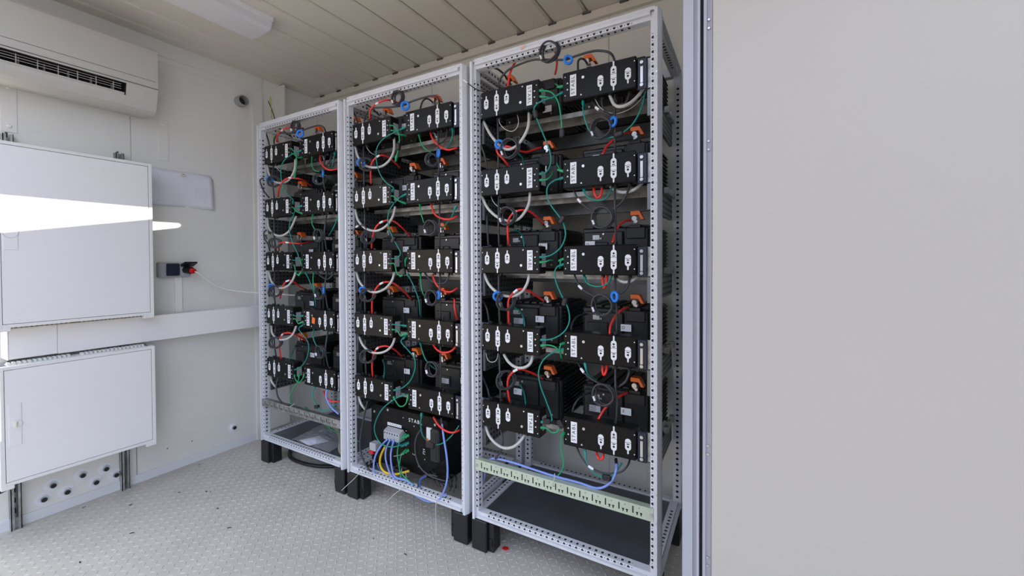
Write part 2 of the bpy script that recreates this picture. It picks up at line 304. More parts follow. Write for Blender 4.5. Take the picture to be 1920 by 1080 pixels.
(2,4,'white','sagging under the left controller',[(0.05,0.05,0.4),(0.08,0.03,0.371),(0.122,0.02,0.348),(0.164,0.02,0.339),(0.206,0.02,0.353),(0.234,0.03,0.378),(0.246,0.05,0.402)]),
(2,4,'coax','dropping from the left controller to the slotted rail',[(0.128,0.05,0.401),(0.148,0.03,0.366),(0.142,0.03,0.323),(0.112,0.03,0.277)]),
(2,4,'green','dropping from the right controller to the slotted rail',[(0.44,0.03,0.46),(0.433,0.01,0.455),(0.426,0.015,0.399),(0.435,0.02,0.344),(0.419,0.03,0.296),(0.387,0.04,0.257)]),
(2,4,'labelled','hanging under the right controller',[(0.479,0.05,0.401),(0.508,0.02,0.38),(0.549,0.012,0.353),(0.604,0.012,0.344),(0.658,0.012,0.362),(0.683,0.02,0.388),(0.685,0.05,0.399)]),
(2,4,'teal','sagging under the right controller',[(0.514,0.04,0.402),(0.531,0.015,0.369),(0.555,0.012,0.34),(0.584,0.012,0.329),(0.614,0.012,0.335),(0.64,0.012,0.355),(0.658,0.04,0.385)]),
(2,4,'red','in a tight loop under the right controller',[(0.557,0.05,0.402),(0.57,0.03,0.391),(0.58,0.03,0.385),(0.591,0.03,0.395),(0.585,0.05,0.41)]),
(2,4,'blue','from the right controller behind the slotted rail',[(0.634,0.05,0.383),(0.645,0.015,0.369),(0.633,0.01,0.331),(0.604,0.02,0.294),(0.562,0.03,0.27),(0.493,0.03,0.273),(0.392,0.03,0.272),(0.296,0.03,0.276),(0.195,0.03,0.281),(0.095,0.04,0.269),(0.04,0.05,0.223),(0.036,0.06,0.174),(0.011,0.08,0.117)]),
(2,4,'yellowgreen','earthing the frame at the left post',[(0.014,0.04,0.023),(0.031,0.08,0.012),(0.03,0.14,0.006),(0.026,0.18,0.002)]),
(1,0,'coax','arching over from left to right controller',[(0.11,0.05,1.879),(0.135,0.04,1.911),(0.202,0.03,1.926),(0.327,0.02,1.905),(0.425,0.012,1.892),(0.477,0.012,1.9),(0.561,0.012,1.904),(0.616,0.012,1.9),(0.638,0.02,1.889),(0.63,0.04,1.87)]),
(1,0,'red','arching from the left controller to its battery',[(0.155,0.05,1.883),(0.178,0.03,1.917),(0.214,0.03,1.941),(0.272,0.03,1.951),(0.297,0.06,1.959),(0.263,0.15,1.979)]),
(1,0,'coax','arching to the right battery terminal',[(0.503,0.05,1.874),(0.499,0.07,1.915),(0.497,0.1,1.941),(0.477,0.15,1.956),(0.456,0.2,1.961)]),
(1,0,'coax','from the rack corner down to the left controller',[(0.007,0.06,1.966),(0.032,0.06,1.922),(0.061,0.05,1.876)]),
(1,0,'coax','from the rack corner down to the left battery',[(0.041,0.1,2.011),(0.059,0.14,1.994),(0.064,0.2,1.964)]),
(1,0,'green','from the left controller hanging loose',[(0.312,0.03,1.821),(0.365,0.01,1.803),(0.392,0.012,1.774),(0.402,0.012,1.731),(0.394,0.012,1.69),(0.383,0.012,1.655)]),
(1,0,'teal','down to the second row left controller',[(0.424,0.03,1.792),(0.365,0.01,1.77),(0.285,0.012,1.748),(0.243,0.012,1.706),(0.242,0.012,1.646),(0.264,0.012,1.582),(0.308,0.012,1.532),(0.359,0.012,1.5),(0.33,0.03,1.484)]),
(1,0,'green','short between both controllers',[(0.311,0.03,1.797),(0.366,0.02,1.78),(0.395,0.03,1.76),(0.401,0.06,1.764)]),
(1,0,'green','sagging under the right controller',[(0.491,0.05,1.758),(0.532,0.02,1.703),(0.565,0.012,1.664),(0.585,0.03,1.648)]),
(1,0,'red','sagging under the right controller',[(0.565,0.05,1.751),(0.599,0.03,1.706),(0.648,0.02,1.664),(0.695,0.02,1.643),(0.726,0.05,1.655)]),
(1,0,'coax','dropping from the right controller',[(0.614,0.05,1.756),(0.643,0.015,1.651),(0.645,0.015,1.578),(0.616,0.05,1.525)]),
(1,0,'coax','bending under the right controller',[(0.668,0.05,1.75),(0.675,0.03,1.704),(0.643,0.03,1.684),(0.591,0.05,1.679)]),
(1,0,'teal','slanting at the right post',[(0.7,0.05,1.754),(0.709,0.03,1.694),(0.665,0.05,1.661)]),
(1,0,'thin','slanting under the right controller',[(0.588,0.05,1.748),(0.616,0.04,1.706),(0.631,0.06,1.683)]),
(1,0,'white','sagging under the left controller',[(0.038,0.05,1.763),(0.082,0.03,1.695),(0.142,0.02,1.641),(0.209,0.02,1.619),(0.268,0.03,1.623),(0.321,0.03,1.651),(0.337,0.04,1.699),(0.327,0.05,1.762)]),
(1,0,'coax','dropping from the left controller',[(0.105,0.05,1.756),(0.127,0.03,1.67),(0.106,0.05,1.535)]),
(1,0,'thin','slanting under the left controller',[(0.117,0.05,1.754),(0.16,0.04,1.712),(0.177,0.06,1.695)]),
(1,1,'red','arching from the left controller to its battery',[(0.159,0.05,1.544),(0.178,0.03,1.603),(0.202,0.02,1.647),(0.252,0.02,1.674),(0.263,0.06,1.678),(0.251,0.12,1.665),(0.225,0.2,1.644)]),
(1,1,'white','sagging under the left controller',[(0.033,0.05,1.426),(0.077,0.03,1.359),(0.145,0.02,1.31),(0.224,0.02,1.293),(0.286,0.03,1.315),(0.332,0.03,1.359),(0.331,0.05,1.412)]),
(1,1,'coax','dropping from the left controller',[(0.108,0.05,1.421),(0.13,0.03,1.334),(0.109,0.05,1.194)]),
(1,1,'labelled','looping at the left post',[(0.022,0.05,1.277),(0.063,0.02,1.308),(0.109,0.01,1.325),(0.151,0.012,1.32),(0.157,0.02,1.276),(0.121,0.05,1.199)]),
(1,1,'teal','looping down to the third row left controller',[(0.307,0.03,1.438),(0.35,0.02,1.426),(0.329,0.012,1.389),(0.317,0.012,1.344),(0.331,0.012,1.291),(0.356,0.012,1.245),(0.385,0.012,1.207),(0.402,0.012,1.175),(0.377,0.012,1.152),(0.303,0.03,1.15)]),
(1,1,'green','short between both controllers',[(0.307,0.03,1.468),(0.351,0.02,1.46),(0.395,0.012,1.432),(0.413,0.04,1.421)]),
(1,1,'teal','short from the right controller',[(0.427,0.03,1.466),(0.404,0.01,1.449),(0.358,0.02,1.428)]),
(1,1,'green','sagging under the right controller',[(0.495,0.05,1.421),(0.528,0.02,1.369),(0.539,0.03,1.319)]),
(1,1,'red','sagging under the right controller',[(0.565,0.05,1.411),(0.602,0.03,1.361),(0.648,0.02,1.335),(0.701,0.02,1.327),(0.724,0.05,1.341)]),
(1,1,'coax','dropping from the right controller',[(0.618,0.05,1.41),(0.646,0.015,1.307),(0.616,0.05,1.191)]),
(1,1,'teal','slanting at the right post',[(0.718,0.05,1.39),(0.691,0.04,1.332),(0.621,0.06,1.287)]),
(1,2,'red','arching from the left controller to its battery',[(0.158,0.05,1.202),(0.185,0.03,1.253),(0.221,0.02,1.309),(0.275,0.02,1.339),(0.311,0.05,1.343),(0.324,0.1,1.313),(0.299,0.2,1.263)]),
(1,2,'green','short loop between both controllers',[(0.307,0.03,1.125),(0.361,0.01,1.125),(0.369,0.012,1.104),(0.376,0.012,1.078),(0.405,0.012,1.065),(0.422,0.02,1.076)]),
(1,2,'green','short curl on the right controller',[(0.427,0.03,1.152),(0.436,0.01,1.141),(0.426,0.02,1.11)]),
(1,2,'white','sagging under the left controller',[(0.036,0.05,1.082),(0.085,0.03,1.029),(0.149,0.02,0.989),(0.216,0.02,0.977),(0.275,0.03,0.997),(0.324,0.03,1.039),(0.323,0.05,1.087)]),
(1,2,'coax','dropping from the left controller',[(0.103,0.05,1.083),(0.125,0.03,0.968),(0.104,0.05,0.851)]),
(1,2,'green','sagging under the right controller',[(0.495,0.05,1.083),(0.525,0.02,1.033),(0.538,0.02,0.983),(0.535,0.06,0.949)]),
(1,2,'red','sagging under the right controller',[(0.572,0.05,1.071),(0.612,0.03,1.027),(0.664,0.02,0.999),(0.707,0.02,0.996),(0.721,0.05,1.012)]),
(1,2,'coax','dropping from the right controller',[(0.618,0.05,1.082),(0.646,0.015,0.987),(0.619,0.05,0.857)]),
(1,2,'teal','slanting behind the right controller',[(0.401,0.06,1.074),(0.449,0.05,1.017),(0.474,0.06,0.946),(0.465,0.08,0.864)]),
(1,2,'coax','in a thin bend under the right controller',[(0.525,0.05,1.078),(0.57,0.04,1.044),(0.637,0.03,1.03),(0.675,0.03,1.046),(0.675,0.05,1.083)]),
(1,3,'red','arching from the left controller to its battery',[(0.157,0.05,0.854),(0.181,0.03,0.936),(0.22,0.02,0.996),(0.271,0.02,1.028),(0.303,0.05,1.027),(0.32,0.1,0.992),(0.303,0.2,0.921)]),
(1,3,'teal','short between both controllers',[(0.314,0.03,0.817),(0.379,0.01,0.822),(0.423,0.03,0.817)]),
(1,3,'green','short curl between both controllers',[(0.314,0.03,0.793),(0.378,0.01,0.793),(0.401,0.012,0.768),(0.423,0.03,0.783)]),
(1,3,'white','sagging under the left controller',[(0.056,0.05,0.727),(0.104,0.03,0.694),(0.164,0.02,0.668),(0.224,0.02,0.663),(0.278,0.03,0.678),(0.314,0.04,0.713),(0.323,0.05,0.761)]),
(1,3,'coax','dropping from the left controller',[(0.102,0.05,0.719),(0.124,0.03,0.628),(0.108,0.05,0.522)]),
(1,3,'red','sagging under the right controller',[(0.572,0.05,0.736),(0.615,0.03,0.718),(0.661,0.02,0.712),(0.705,0.02,0.724),(0.716,0.05,0.747)]),
(1,3,'coax','dropping from the right controller',[(0.618,0.05,0.743),(0.646,0.015,0.64),(0.619,0.05,0.522)]),
(1,3,'teal','under the right controller to the bottom row',[(0.491,0.05,0.741),(0.528,0.02,0.714),(0.554,0.02,0.665),(0.589,0.04,0.624),(0.592,0.08,0.605)]),
(1,3,'teal','down to the bottom left controller',[(0.403,0.05,0.768),(0.393,0.02,0.74),(0.435,0.02,0.704),(0.48,0.02,0.665),(0.483,0.02,0.613),(0.451,0.02,0.551),(0.394,0.02,0.506),(0.325,0.03,0.482)]),
(1,3,'red','slanting at the right post',[(0.694,0.06,0.96),(0.705,0.05,0.912),(0.697,0.08,0.853)]),
(1,4,'red','arching from the left controller to its battery',[(0.157,0.05,0.522),(0.176,0.03,0.606),(0.212,0.02,0.676),(0.267,0.02,0.703),(0.293,0.06,0.688),(0.229,0.2,0.605)]),
(1,4,'teal','short on the left battery',[(0.071,0.2,0.572),(0.191,0.1,0.564),(0.236,0.05,0.519)]),
(1,4,'green','short loop between both controllers',[(0.325,0.03,0.455),(0.363,0.01,0.44),(0.39,0.012,0.418),(0.426,0.012,0.434),(0.434,0.03,0.478)]),
(1,4,'coax','slanting from the left controller to the frame',[(0.114,0.05,0.387),(0.095,0.04,0.292),(0.076,0.03,0.162),(0.111,0.02,0.082),(0.176,0.02,0.03),(0.247,0.03,0.013)]),
(1,4,'white','curving under the left controller',[(0.047,0.05,0.406),(0.087,0.03,0.375),(0.097,0.05,0.338)]),
(1,4,'teal','looping wide in front of the distribution panel',[(0.399,0.04,0.472),(0.338,0.02,0.439),(0.263,0.012,0.379),(0.212,0.012,0.296),(0.215,0.012,0.241),(0.257,0.012,0.203),(0.325,0.012,0.201),(0.37,0.03,0.212),(0.364,0.08,0.208)]),
(1,4,'teal','from the right controller to the breaker',[(0.498,0.05,0.393),(0.499,0.04,0.341),(0.5,0.05,0.285),(0.501,0.08,0.245)]),
(1,4,'teal','from the breaker to the right post',[(0.559,0.06,0.244),(0.637,0.03,0.278),(0.691,0.03,0.322),(0.725,0.05,0.374)]),
(1,4,'red','sagging under the right controller',[(0.572,0.05,0.385),(0.618,0.03,0.363),(0.671,0.02,0.349),(0.714,0.02,0.35),(0.728,0.05,0.354)]),
(1,4,'blue','from the right controller around the frame floor',[(0.621,0.05,0.384),(0.658,0.02,0.316),(0.684,0.01,0.227),(0.686,0.01,0.141),(0.664,0.01,0.068),(0.628,0.015,0.017),(0.565,0.015,-0.008),(0.488,0.015,-0.001),(0.403,0.02,0.023),(0.312,0.03,0.041),(0.271,0.03,0.108),(0.272,0.03,0.171),(0.303,0.03,0.228)]),
(1,4,'blue','from the first grey terminal',[(0.284,0.03,0.226),(0.24,0.02,0.179),(0.206,0.015,0.118),(0.197,0.015,0.049),(0.219,0.02,0.021),(0.228,0.04,0.018)]),
(1,4,'blue','from the last grey terminal along the frame floor',[(0.329,0.03,0.233),(0.316,0.02,0.163),(0.323,0.02,0.089),(0.348,0.02,0.049),(0.422,0.03,0.045),(0.509,0.03,0.007),(0.592,0.03,0.01),(0.658,0.04,0.041)]),
(1,4,'yellow','from the grey terminal to the conduit',[(0.232,0.06,0.162),(0.211,0.05,0.113),(0.212,0.045,0.067),(0.252,0.04,0.043),(0.328,0.04,0.051),(0.401,0.06,0.077)]),
(1,4,'darkblue','from the frame floor to the conduit',[(0.171,0.06,0.063),(0.202,0.05,0.04),(0.253,0.05,0.03),(0.319,0.06,0.051),(0.356,0.08,0.07)]),
(1,4,'green','from the upper green plug to the frame floor',[(0.355,0.09,0.244),(0.34,0.06,0.221),(0.341,0.04,0.166),(0.361,0.03,0.11),(0.378,0.03,0.039)]),
(1,4,'green','from the lower green plug to the frame floor',[(0.354,0.09,0.163),(0.35,0.06,0.149),(0.355,0.04,0.11),(0.372,0.03,0.078),(0.432,0.03,0.045),(0.482,0.04,0.022)]),
(1,4,'coax','arching behind the distribution panel front',[(0.464,0.09,0.298),(0.44,0.07,0.247),(0.445,0.06,0.176),(0.485,0.05,0.121),(0.553,0.05,0.093),(0.633,0.06,0.086)]),
(1,4,'coax','in a wide arc below the breaker',[(0.593,0.05,0.103),(0.526,0.05,0.094),(0.486,0.04,0.062),(0.495,0.03,0.022),(0.551,0.02,0.001),(0.617,0.02,0.012)]),
(1,4,'darkblue','coiled on the frame floor',[(0.526,0.05,0.089),(0.497,0.04,0.068),(0.499,0.03,0.039),(0.529,0.03,0.01),(0.592,0.03,0.007),(0.658,0.04,0.029)]),
(1,4,'yellowgreen','on the frame floor at the right post',[(0.611,0.05,-0.008),(0.655,0.06,0.005),(0.698,0.07,0.002)]),
(1,4,'yellow','on the frame floor at the left post',[(0.003,0.05,0.032),(0.025,0.06,0.016),(0.044,0.08,-0.015)]),
(1,4,'blackwire','bundled below the small grey device',[(0.09,0.07,0.045),(0.101,0.05,0.027),(0.124,0.04,0.002),(0.153,0.05,-0.023)]),
(1,4,'blackwire','bundled behind the small grey device',[(0.115,0.07,0.056),(0.129,0.05,0.034),(0.153,0.04,0.01),(0.177,0.05,-0.014)]),
]
COILS = [
(2, 0, 'L', [0.386, 0.005, 1.95], 0.039, 0),
(2, 1, 'L', [0.206, 0.005, 1.6], 0.04, 0),
(2, 2, 'L', [0.194, 0.005, 1.322], 0.037, 0),
(2, 3, 'L', [0.184, 0.005, 0.969], 0.038, 0.9),
(2, 4, 'L', [0.183, 0.005, 0.637], 0.039, 0.9),
(2, 1, 'R', [0.594, 0.005, 1.62], 0.039, 0),
(2, 2, 'R', [0.598, 0.005, 1.293], 0.039, 0),
(2, 3, 'R', [0.597, 0.005, 0.971], 0.039, 0),
(2, 4, 'R', [0.601, 0.005, 0.64], 0.04, 0),
(1, 0, 'L', [0.4, 0.005, 1.931], 0.034, 0),
(1, 1, 'L', [0.179, 0.005, 1.636], 0.033, 0.9),
(1, 1, 'R', [0.616, 0.005, 1.604], 0.029, 0.9),
(1, 2, 'R', [0.603, 0.005, 1.291], 0.035, 0),
(1, 2, 'L', [0.182, 0.005, 1.258], 0.03, 1.2),
(1, 3, 'L', [0.178, 0.005, 0.963], 0.033, 0.9),
(1, 3, 'R', [0.606, 0.005, 0.966], 0.035, 0),
(1, 4, 'L', [0.173, 0.005, 0.644], 0.034, 0.8),
(1, 4, 'R', [0.606, 0.005, 0.632], 0.035, 0),
]
RINGS = [
(2, 0, 'L', [0.466, 0.004, 1.897], 0.018),
(2, 1, 'L', [0.158, 0.004, 1.622], 0.02),
(2, 1, 'R', [0.638, 0.004, 1.634], 0.019),
(2, 3, 'L', [0.146, 0.004, 0.987], 0.021),
(2, 3, 'R', [0.643, 0.004, 1.004], 0.02),
(1, 0, 'L', [0.453, 0.004, 1.882], 0.022),
(1, 1, 'L', [0.141, 0.004, 1.649], 0.022),
(1, 1, 'R', [0.655, 0.004, 1.628], 0.019),
(1, 3, 'L', [0.143, 0.004, 0.987], 0.019),
(1, 3, 'R', [0.649, 0.004, 0.98], 0.02),
]
BEADS = [
(2, 0, [0.322, 0.01, 1.721], -0.3),
(2, 1, [0.435, 0.01, 1.294], 0.6),
(2, 2, [0.445, 0.01, 0.976], 0.3),
(2, 0, [0.655, 0.01, 1.589], 1.4),
(2, 3, [0.369, 0.01, 0.496], 1.5),
(2, 4, [0.426, 0.01, 0.496], -0.6),
(2, 4, [0.611, 0.01, 0.333], 1.5),
(1, 0, [0.396, 0.01, 1.697], 0),
(1, 1, [0.358, 0.01, 1.244], 0.6),
(1, 2, [0.425, 0.01, 1.086], -0.2),
(2, 0, [0.436, 0.01, 1.627], 0),
]
# ---------------------------------------------------------------- setting
fl = tag(MB().box((WX-.1, -1.35, FZ-.06), (3.4, BY+.1, FZ)).build('floor', FLOORM), kind='structure')
t = MB(); pit = .029
for i in range(-40, 95):
    for j in range(-42, 26):
        x = i*pit+.5; y = j*pit
        if not (WX+.02 < x < 2.75 and -1.3 < y < BY-.02): continue
        a = math.pi/4 if (i+j) % 2 else -math.pi/4
        c, s_ = math.cos(a), math.sin(a); L, W_ = .0115, .0034
        pts = [(-L, 0), (-L*.45, -W_), (L*.45, -W_), (L, 0), (L*.45, W_), (-L*.45, W_)]
        base = [(x+c*p-s_*q, y+s_*p+c*q, FZ) for p, q in pts]
        top = [(x+c*p, y+s_*p, FZ+.0018) for p in (-L*.4, L*.4)]
        t.add(base+top, [(0, 1, 6), (1, 2, 7, 6), (2, 3, 7), (3, 4, 7), (4, 5, 6, 7), (5, 0, 6)])
tag(t.build('tread_pattern', FLOORM, fl), kind='stuff')
tag(MB().box((-9, -14, -.9), (14, 9, -.75)).build('ground', GROUND), kind='structure')

tag(MB().prism([(0, -.75), (7.2, -.75), (7.2, 2.7), (0, 2.7)], (-9.2, -4.4, 0), Vector((.83, -.56, 0)), (0, 0, 1), Vector((-.11, -.17, 0))).build('added_light_shaper', BEIGEW), kind='structure')  # added unseen wall, angled to the sun for warm reflection and bounce
tag(MB().box((-2.0, -12.3, -.75), (12, -12, 4.5)).build('added_light_shaper', DARKW), kind='structure')  # added unseen wall, darkens reflections and cuts the low blue sky
wl = tag(MB().box((WX-.1, -1.35, FZ), (WX-.006, BY+.1, CZ+.05)).build('wall_left', WALL), kind='structure')
MB().box((WX-.006, -1.35, FZ), (WX, -.502, CZ)).build('panel', WALL, wl)
MB().box((WX-.006, -.498, FZ), (WX, BY, CZ)).build('panel', WALL, wl)
wb = tag(MB().box((WX-.1, BY+.006, FZ), (3.4, BY+.1, CZ+.05)).build('wall_back', WALL), kind='structure')
xs = [WX, -.34, .862, 2.067, 3.27, 3.4]
for a, b in zip(xs[:-1], xs[1:]): MB().box((a+.0015, BY, FZ), (b-.0015, BY+.006, CZ)).build('panel', WALL, wb)
# ceiling: profiled panels running front to back
ce = tag(MB().box((WX-.1, -1.35, CZ+.012), (3.12, BY+.1, CZ+.08)).build('ceiling', CEIL), kind='structure')
pm = MB().prism([(.004, .0), (.016, -.010), (.1, -.010), (.184, -.010), (.196, 0), (.196, .012), (.004, .012)], (0, -1.35, 0), (1, 0, 0), (0, 0, 1), (0, BY+1.35, 0)).mesh('panel', CEIL)
for k in range(-1, 17):
    o = put('panel', pm, ce, (-.245+.2*k, 0, CZ))
notch = MB().box((0, 0, 0), (.046, .010, .008)).mesh('joint_gap', GAPM)
for k in range(0, 15): put('joint_gap', notch, ce, (-.268+.2*k, .646, CZ-.021))
scr = MB().cyl((0, 0, 0), (0, 0, -.003), .005, 8).mesh('screw', CEIL)
for x, y in ((.05, -.3), (.45, .1), (.85, .35), (1.25, .2), (1.65, .45), (.25, .3), (-.1, -.55), (1.05, -.1)): put('screw', scr, ce, (x+.06, y, CZ-.010))
tag(MB().box((WX, .655, CZ-.055), (3.4, BY, CZ-.012)).build('trim_1', CEIL), kind='structure')
# cornice along the left wall
tr = MB().box((WX, -1.35, 2.372), (WX+.010, .235, CZ-.001)); tr.box((WX, -1.35, 2.335), (WX+.004, .235, 2.372))
tag(tr.build('trim_2', WALL), kind='structure')
# corner duct column with open niche
col = tag(MB().box((WX, .17, FZ), (WX+.016, .235, 2.335)).build('trim_3', WALL), kind='structure')
tag(MB().box((WX, .205, FZ+.08), (-.25, .355, 2.0)).build('trim_4', WALL), kind='structure')
tag(MB().box((WX, .35, 2.0), (-.27, .362, CZ-.03)).build('trim_5', WALL), kind='structure')
sk = MB().box((WX, -1.35, FZ), (WX+.006, -.57, FZ+.048)); sk.box((WX, -.545, FZ), (WX+.006, .2, FZ+.048))
tag(sk.build('baseboard_left', SKIRT), kind='structure')
# right side of the doorway: post, open leaf, added unseen wall with a sun-shaping gap
dp = MB().box((2.557, -.3, FZ), (2.582, -.24, 2.9)); dp.box((2.582, -.294, FZ), (2.592, -.24, 2.9)); dp.box((2.592, -.302, FZ), (2.598, -.24, 2.9))
tag(dp.build('door_1', POSTW), kind='structure')
tag(MB().box((2.598, -.285, FZ), (2.606, -.24, 2.9)).build('trim_6', SEAL), kind='structure')
lf = tag(MB().box((2.628, -.3, FZ), (3.6, -.25, 2.6)).build('door_2', DOORM), kind='structure')
MB().box((2.606, -.296, FZ), (2.613, -.25, 2.6)).box((2.613, -.29, FZ), (2.6265, -.25, 2.6)).build('edge_strip', POSTW, lf)
bm_ = MB().cyl((0, 0, 0), (0, -.004, 0), .003, 8).mesh('bolt', STEEL)
for z in (1.755, 1.733, 1.443, 1.421, .648, .626, .353, .331): put('bolt', bm_, lf, (2.618, -.29, z))
wr = MB()
for P in ([(-2.6, -.75), (.8, -.75), (.8, 3.16), (-.983, 3.146), (-1.708, 3.002), (-1.708, 2.08), (-2.6, 2.08)], [(-1.708, 3.177), (-.983, 3.177), (-.965, 3.162), (-.983, 3.146), (.8, 3.16), (.8, 4.1), (-1.708, 4.1)]):
    wr.prism(P, (5.5, 0, 0), (0, 1, 0), (0, 0, 1), (.03, 0, 0))
tag(wr.build('added_light_shaper', WALL), kind='structure')  # added wall: slit shapes the sun stripe, low part keeps sun off the floor
tag(MB().box((3.4, -.25, FZ), (3.46, BY, CZ)).build('wall_right', WALL), kind='structure')

# ---------------------------------------------------------------- racks
RL = [('left', 0.0), ('middle', .823), ('right', 1.646)]
RN = ['top', 'second', 'third', 'fourth', 'bottom']
ZC = [1.805, 1.471, 1.137, .803, .469]
D = .56
SEC = [(0, .022), (.007, .004), (.009, 0), (.020, 0), (.020, .012), (.034, .012), (.034, .045), (0, .045)]
def member(name, parent, org, s, a, b, L, tri=True, inner=True, s0=0.0):
    org, s, a, b = map(Vector, (org, s, a, b))
    m = MB().prism(SEC, org+s*s0, a, b, s*(L-s0))
    o = m.build(name, RACK, parent)
    h = MB(); e = .0004
    n = int((L-s0-.10)/.025)
    for k in range(n):
        c = s0+.055+k*.025
        if tri:
            f = org+s*c+b*(.012-e)
            h.add([f+a*.0235-s*.0045, f+a*.0235+s*.0045, f+a*.027+s*.0052, f+a*.0315+s*.001, f+a*.0315-s*.001, f+a*.027-s*.0052], [(0, 1, 2, 3, 4, 5)])
            f = f+s*.0125; h.add([f+a*.026-s*.0014, f+a*.026+s*.0014, f+a*.029+s*.0014, f+a*.029-s*.0014], [(0, 1, 2, 3)])
        f = org+s*c+a*(.034+e)
        h.add([f+b*.020-s*.0045, f+b*.020+s*.0045, f+b*.031+s*.0045, f+b*.031-s*.0045], [(0, 1, 2, 3)])
        h.add([f+s*.0125+b*.024-s*.0014, f+s*.0125+b*.024+s*.0014, f+s*.0125+b*.027+s*.0014, f+s*.0125+b*.027-s*.0014], [(0, 1, 2, 3)])
        if inner:
            f = org+s*c+b*(.045+e)
            h.add([f+a*.010-s*.0048, f+a*.010+s*.0048, f+a*.021+s*.0048, f+a*.021-s*.0048], [(0, 1, 2, 3)])
            h.add([f+s*.0125+a*.014-s*.0015, f+s*.0125+a*.014+s*.0015, f+s*.0125+a*.017+s*.0015, f+s*.0125+a*.017-s*.0015], [(0, 1, 2, 3)])
    h.v = [tuple(q) for q in h.v]
    tag(h.build('perforation', HOLE, o), kind='stuff')
    return o
X, Y, Z = (1, 0, 0), (0, 1, 0), (0, 0, 1)
NX, NY, NZ = (-1, 0, 0), (0, -1, 0), (0, 0, -1)
def make_rack():
    r = empty('equipment_rack')
    for org, a, b in (((0, 0, 0), X, Y), ((.8, 0, 0), NX, Y), ((0, D, 0), X, NY), ((.8, D, 0), NX, NY)): member('post', r, org, Z, a, b, 2.0)
    for y, b in ((0, Y), (D, NY)):
        member('cross_beam', r, (0, y, 0), X, Z, b, .766, s0=.034); member('cross_beam', r, (0, y, 2.0), X, NZ, b, .766, s0=.034)
    for x, b in ((0, X), (.8, NX)):
        member('side_beam', r, (x, 0, 0), Y, Z, b, D-.045, s0=.045); member('side_beam', r, (x, 0, 2.0), Y, NZ, b, D-.045, s0=.045)
    MB().box((.02, .012, 1.992), (.78, .03, 2.012)).build('roof_lip', RACK, r); MB().box((.02, D-.03, 1.992), (.78, D-.012, 2.012)).build('roof_lip', RACK, r)
    sc = MB().cyl((0, 0, 0), (0, -.0015, 0), .0035, 8).mesh('screw', STEEL)
    for z in (.22, .32, .7, 1.05, 1.4, 1.78, 1.9):
        put('screw', sc, r, (.788, 0.001, z))
    # plinth corners
    for x0, d in ((0, 1), (.8, -1)):
        for y in (0.004, D-.10):
            f = MB(); xa, xb = sorted((x0, x0+d*.078)); f.box((xa, y, FZ+.001), (xb, y+.09, -.002), .004)
            xa, xb = sorted((x0+d*.078, x0+d*.105)); f.box((xa, y+.018, FZ+.001), (xb, y+.075, -.004), .003)
            o = f.build('plinth_corner', PLAST, r)
            MB().box((min(xa, xb)+.006, y+.014, FZ+.03), (max(xa, xb)-.006, y+.018, FZ+.06)).build('clip', BATT, o)
    # side punched rails, support beams
    rail = MB(); holes = MB()
    rail.box((.040, .045, -.155), (.052, D-.045, -.062))
    for k in range(19):
        for q in range(4):
            y = .06+k*.0245; z = -.147+q*.0235
            for xx, sg in ((.0524, 1), (.0396, -1)): holes.add([(xx, y, z), (xx, y+.012, z), (xx, y+.012, z+.0105), (xx, y, z+.0105)], [(0, 1, 2, 3)])
    rm, hm = rail.mesh('side_rail', ZINC), holes.mesh('perforation', HOLE)
    bm1 = MB().box((.052, 0, -.020), (.748, .003, 0)).box((.052, .003, -.003), (.748, .070, 0)).box((.052, .067, -.034), (.748, .070, -.003)).mesh('support_beam', BEAMM)
    bm2 = MB().box((.052, 0, -.062), (.748, .003, 0)).box((.052, .003, -.003), (.748, .05, 0)).box((.052, .003, -.062), (.748, .03, -.059)).mesh('support_beam', ZINC)
    for i, zc in enumerate(ZC):
        for x in (0, .708):
            o = put('side_rail', rm, r, (x, 0, zc)); p = put('perforation', hm, o); tag(p, kind='stuff')
        put('support_beam', bm1, r, (0, .165, zc-.048)); put('support_beam', bm2, r, (0, .45, zc-.048))
    br = MB().box((0, 0, 0), (.02, .03, .028), .002).mesh('mounting_bracket', GALV)
    for zc in ZC:
        for y in (.33, .40, .47): put('mounting_bracket', br, r, (.755, y, zc-.06))
    return r
rack0 = make_rack()
tag(rack0, 'light grey open rack frame, farthest from the doorway, against the corner column', 'rack', 'open equipment racks')
racks = [rack0]
for i in (1, 2):
    c = copy_tree(rack0); c.location = (RL[i][1], 0, 0); racks.append(c)
racks[1]['label'] = 'light grey open rack frame in the middle of the three, holding the distribution panel'
racks[2]['label'] = 'light grey open rack frame nearest the doorway, with a pale green slotted rail'
def slotted_rail(r, m):
    b = MB().box((.022, .004, .220), (.778, .010, .266)).box((.022, .010, .262), (.778, .03, .266)).build('slotted_rail', m, r)
    h = MB(); y = .0036
    def q(x0, z0, x1, z1): h.add([(x0, y, z0), (x1, y, z0), (x1, y, z1), (x0, y, z1)], [(0, 1, 2, 3)])
    for k in range(14):
        x = .055+k*.050
        q(x, .233, x+.0045, .258)
        for xx in (x+.017, x+.031): q(xx-.004, .236, xx+.004, .2405); q(xx-.002, .229, xx+.002, .236)
        q(x+.0225, .254, x+.0255, .257)
    tag(h.build('perforation', HOLE, b), kind='stuff')
    for x in (.03, .77): MB().cyl((x, .004, .243), (x, -.001, .243), .007, 12).build('bolt', STEEL, b)
slotted_rail(racks[0], GALV); slotted_rail(racks[2], GREENZ)
for i in (0, 2):
    MB().box((.034, .034, .020), (.766, .30, .026)).box((.034, .303, .018), (.766, D-.034, .024)).build('floor_plate', PLATE, racks[i])

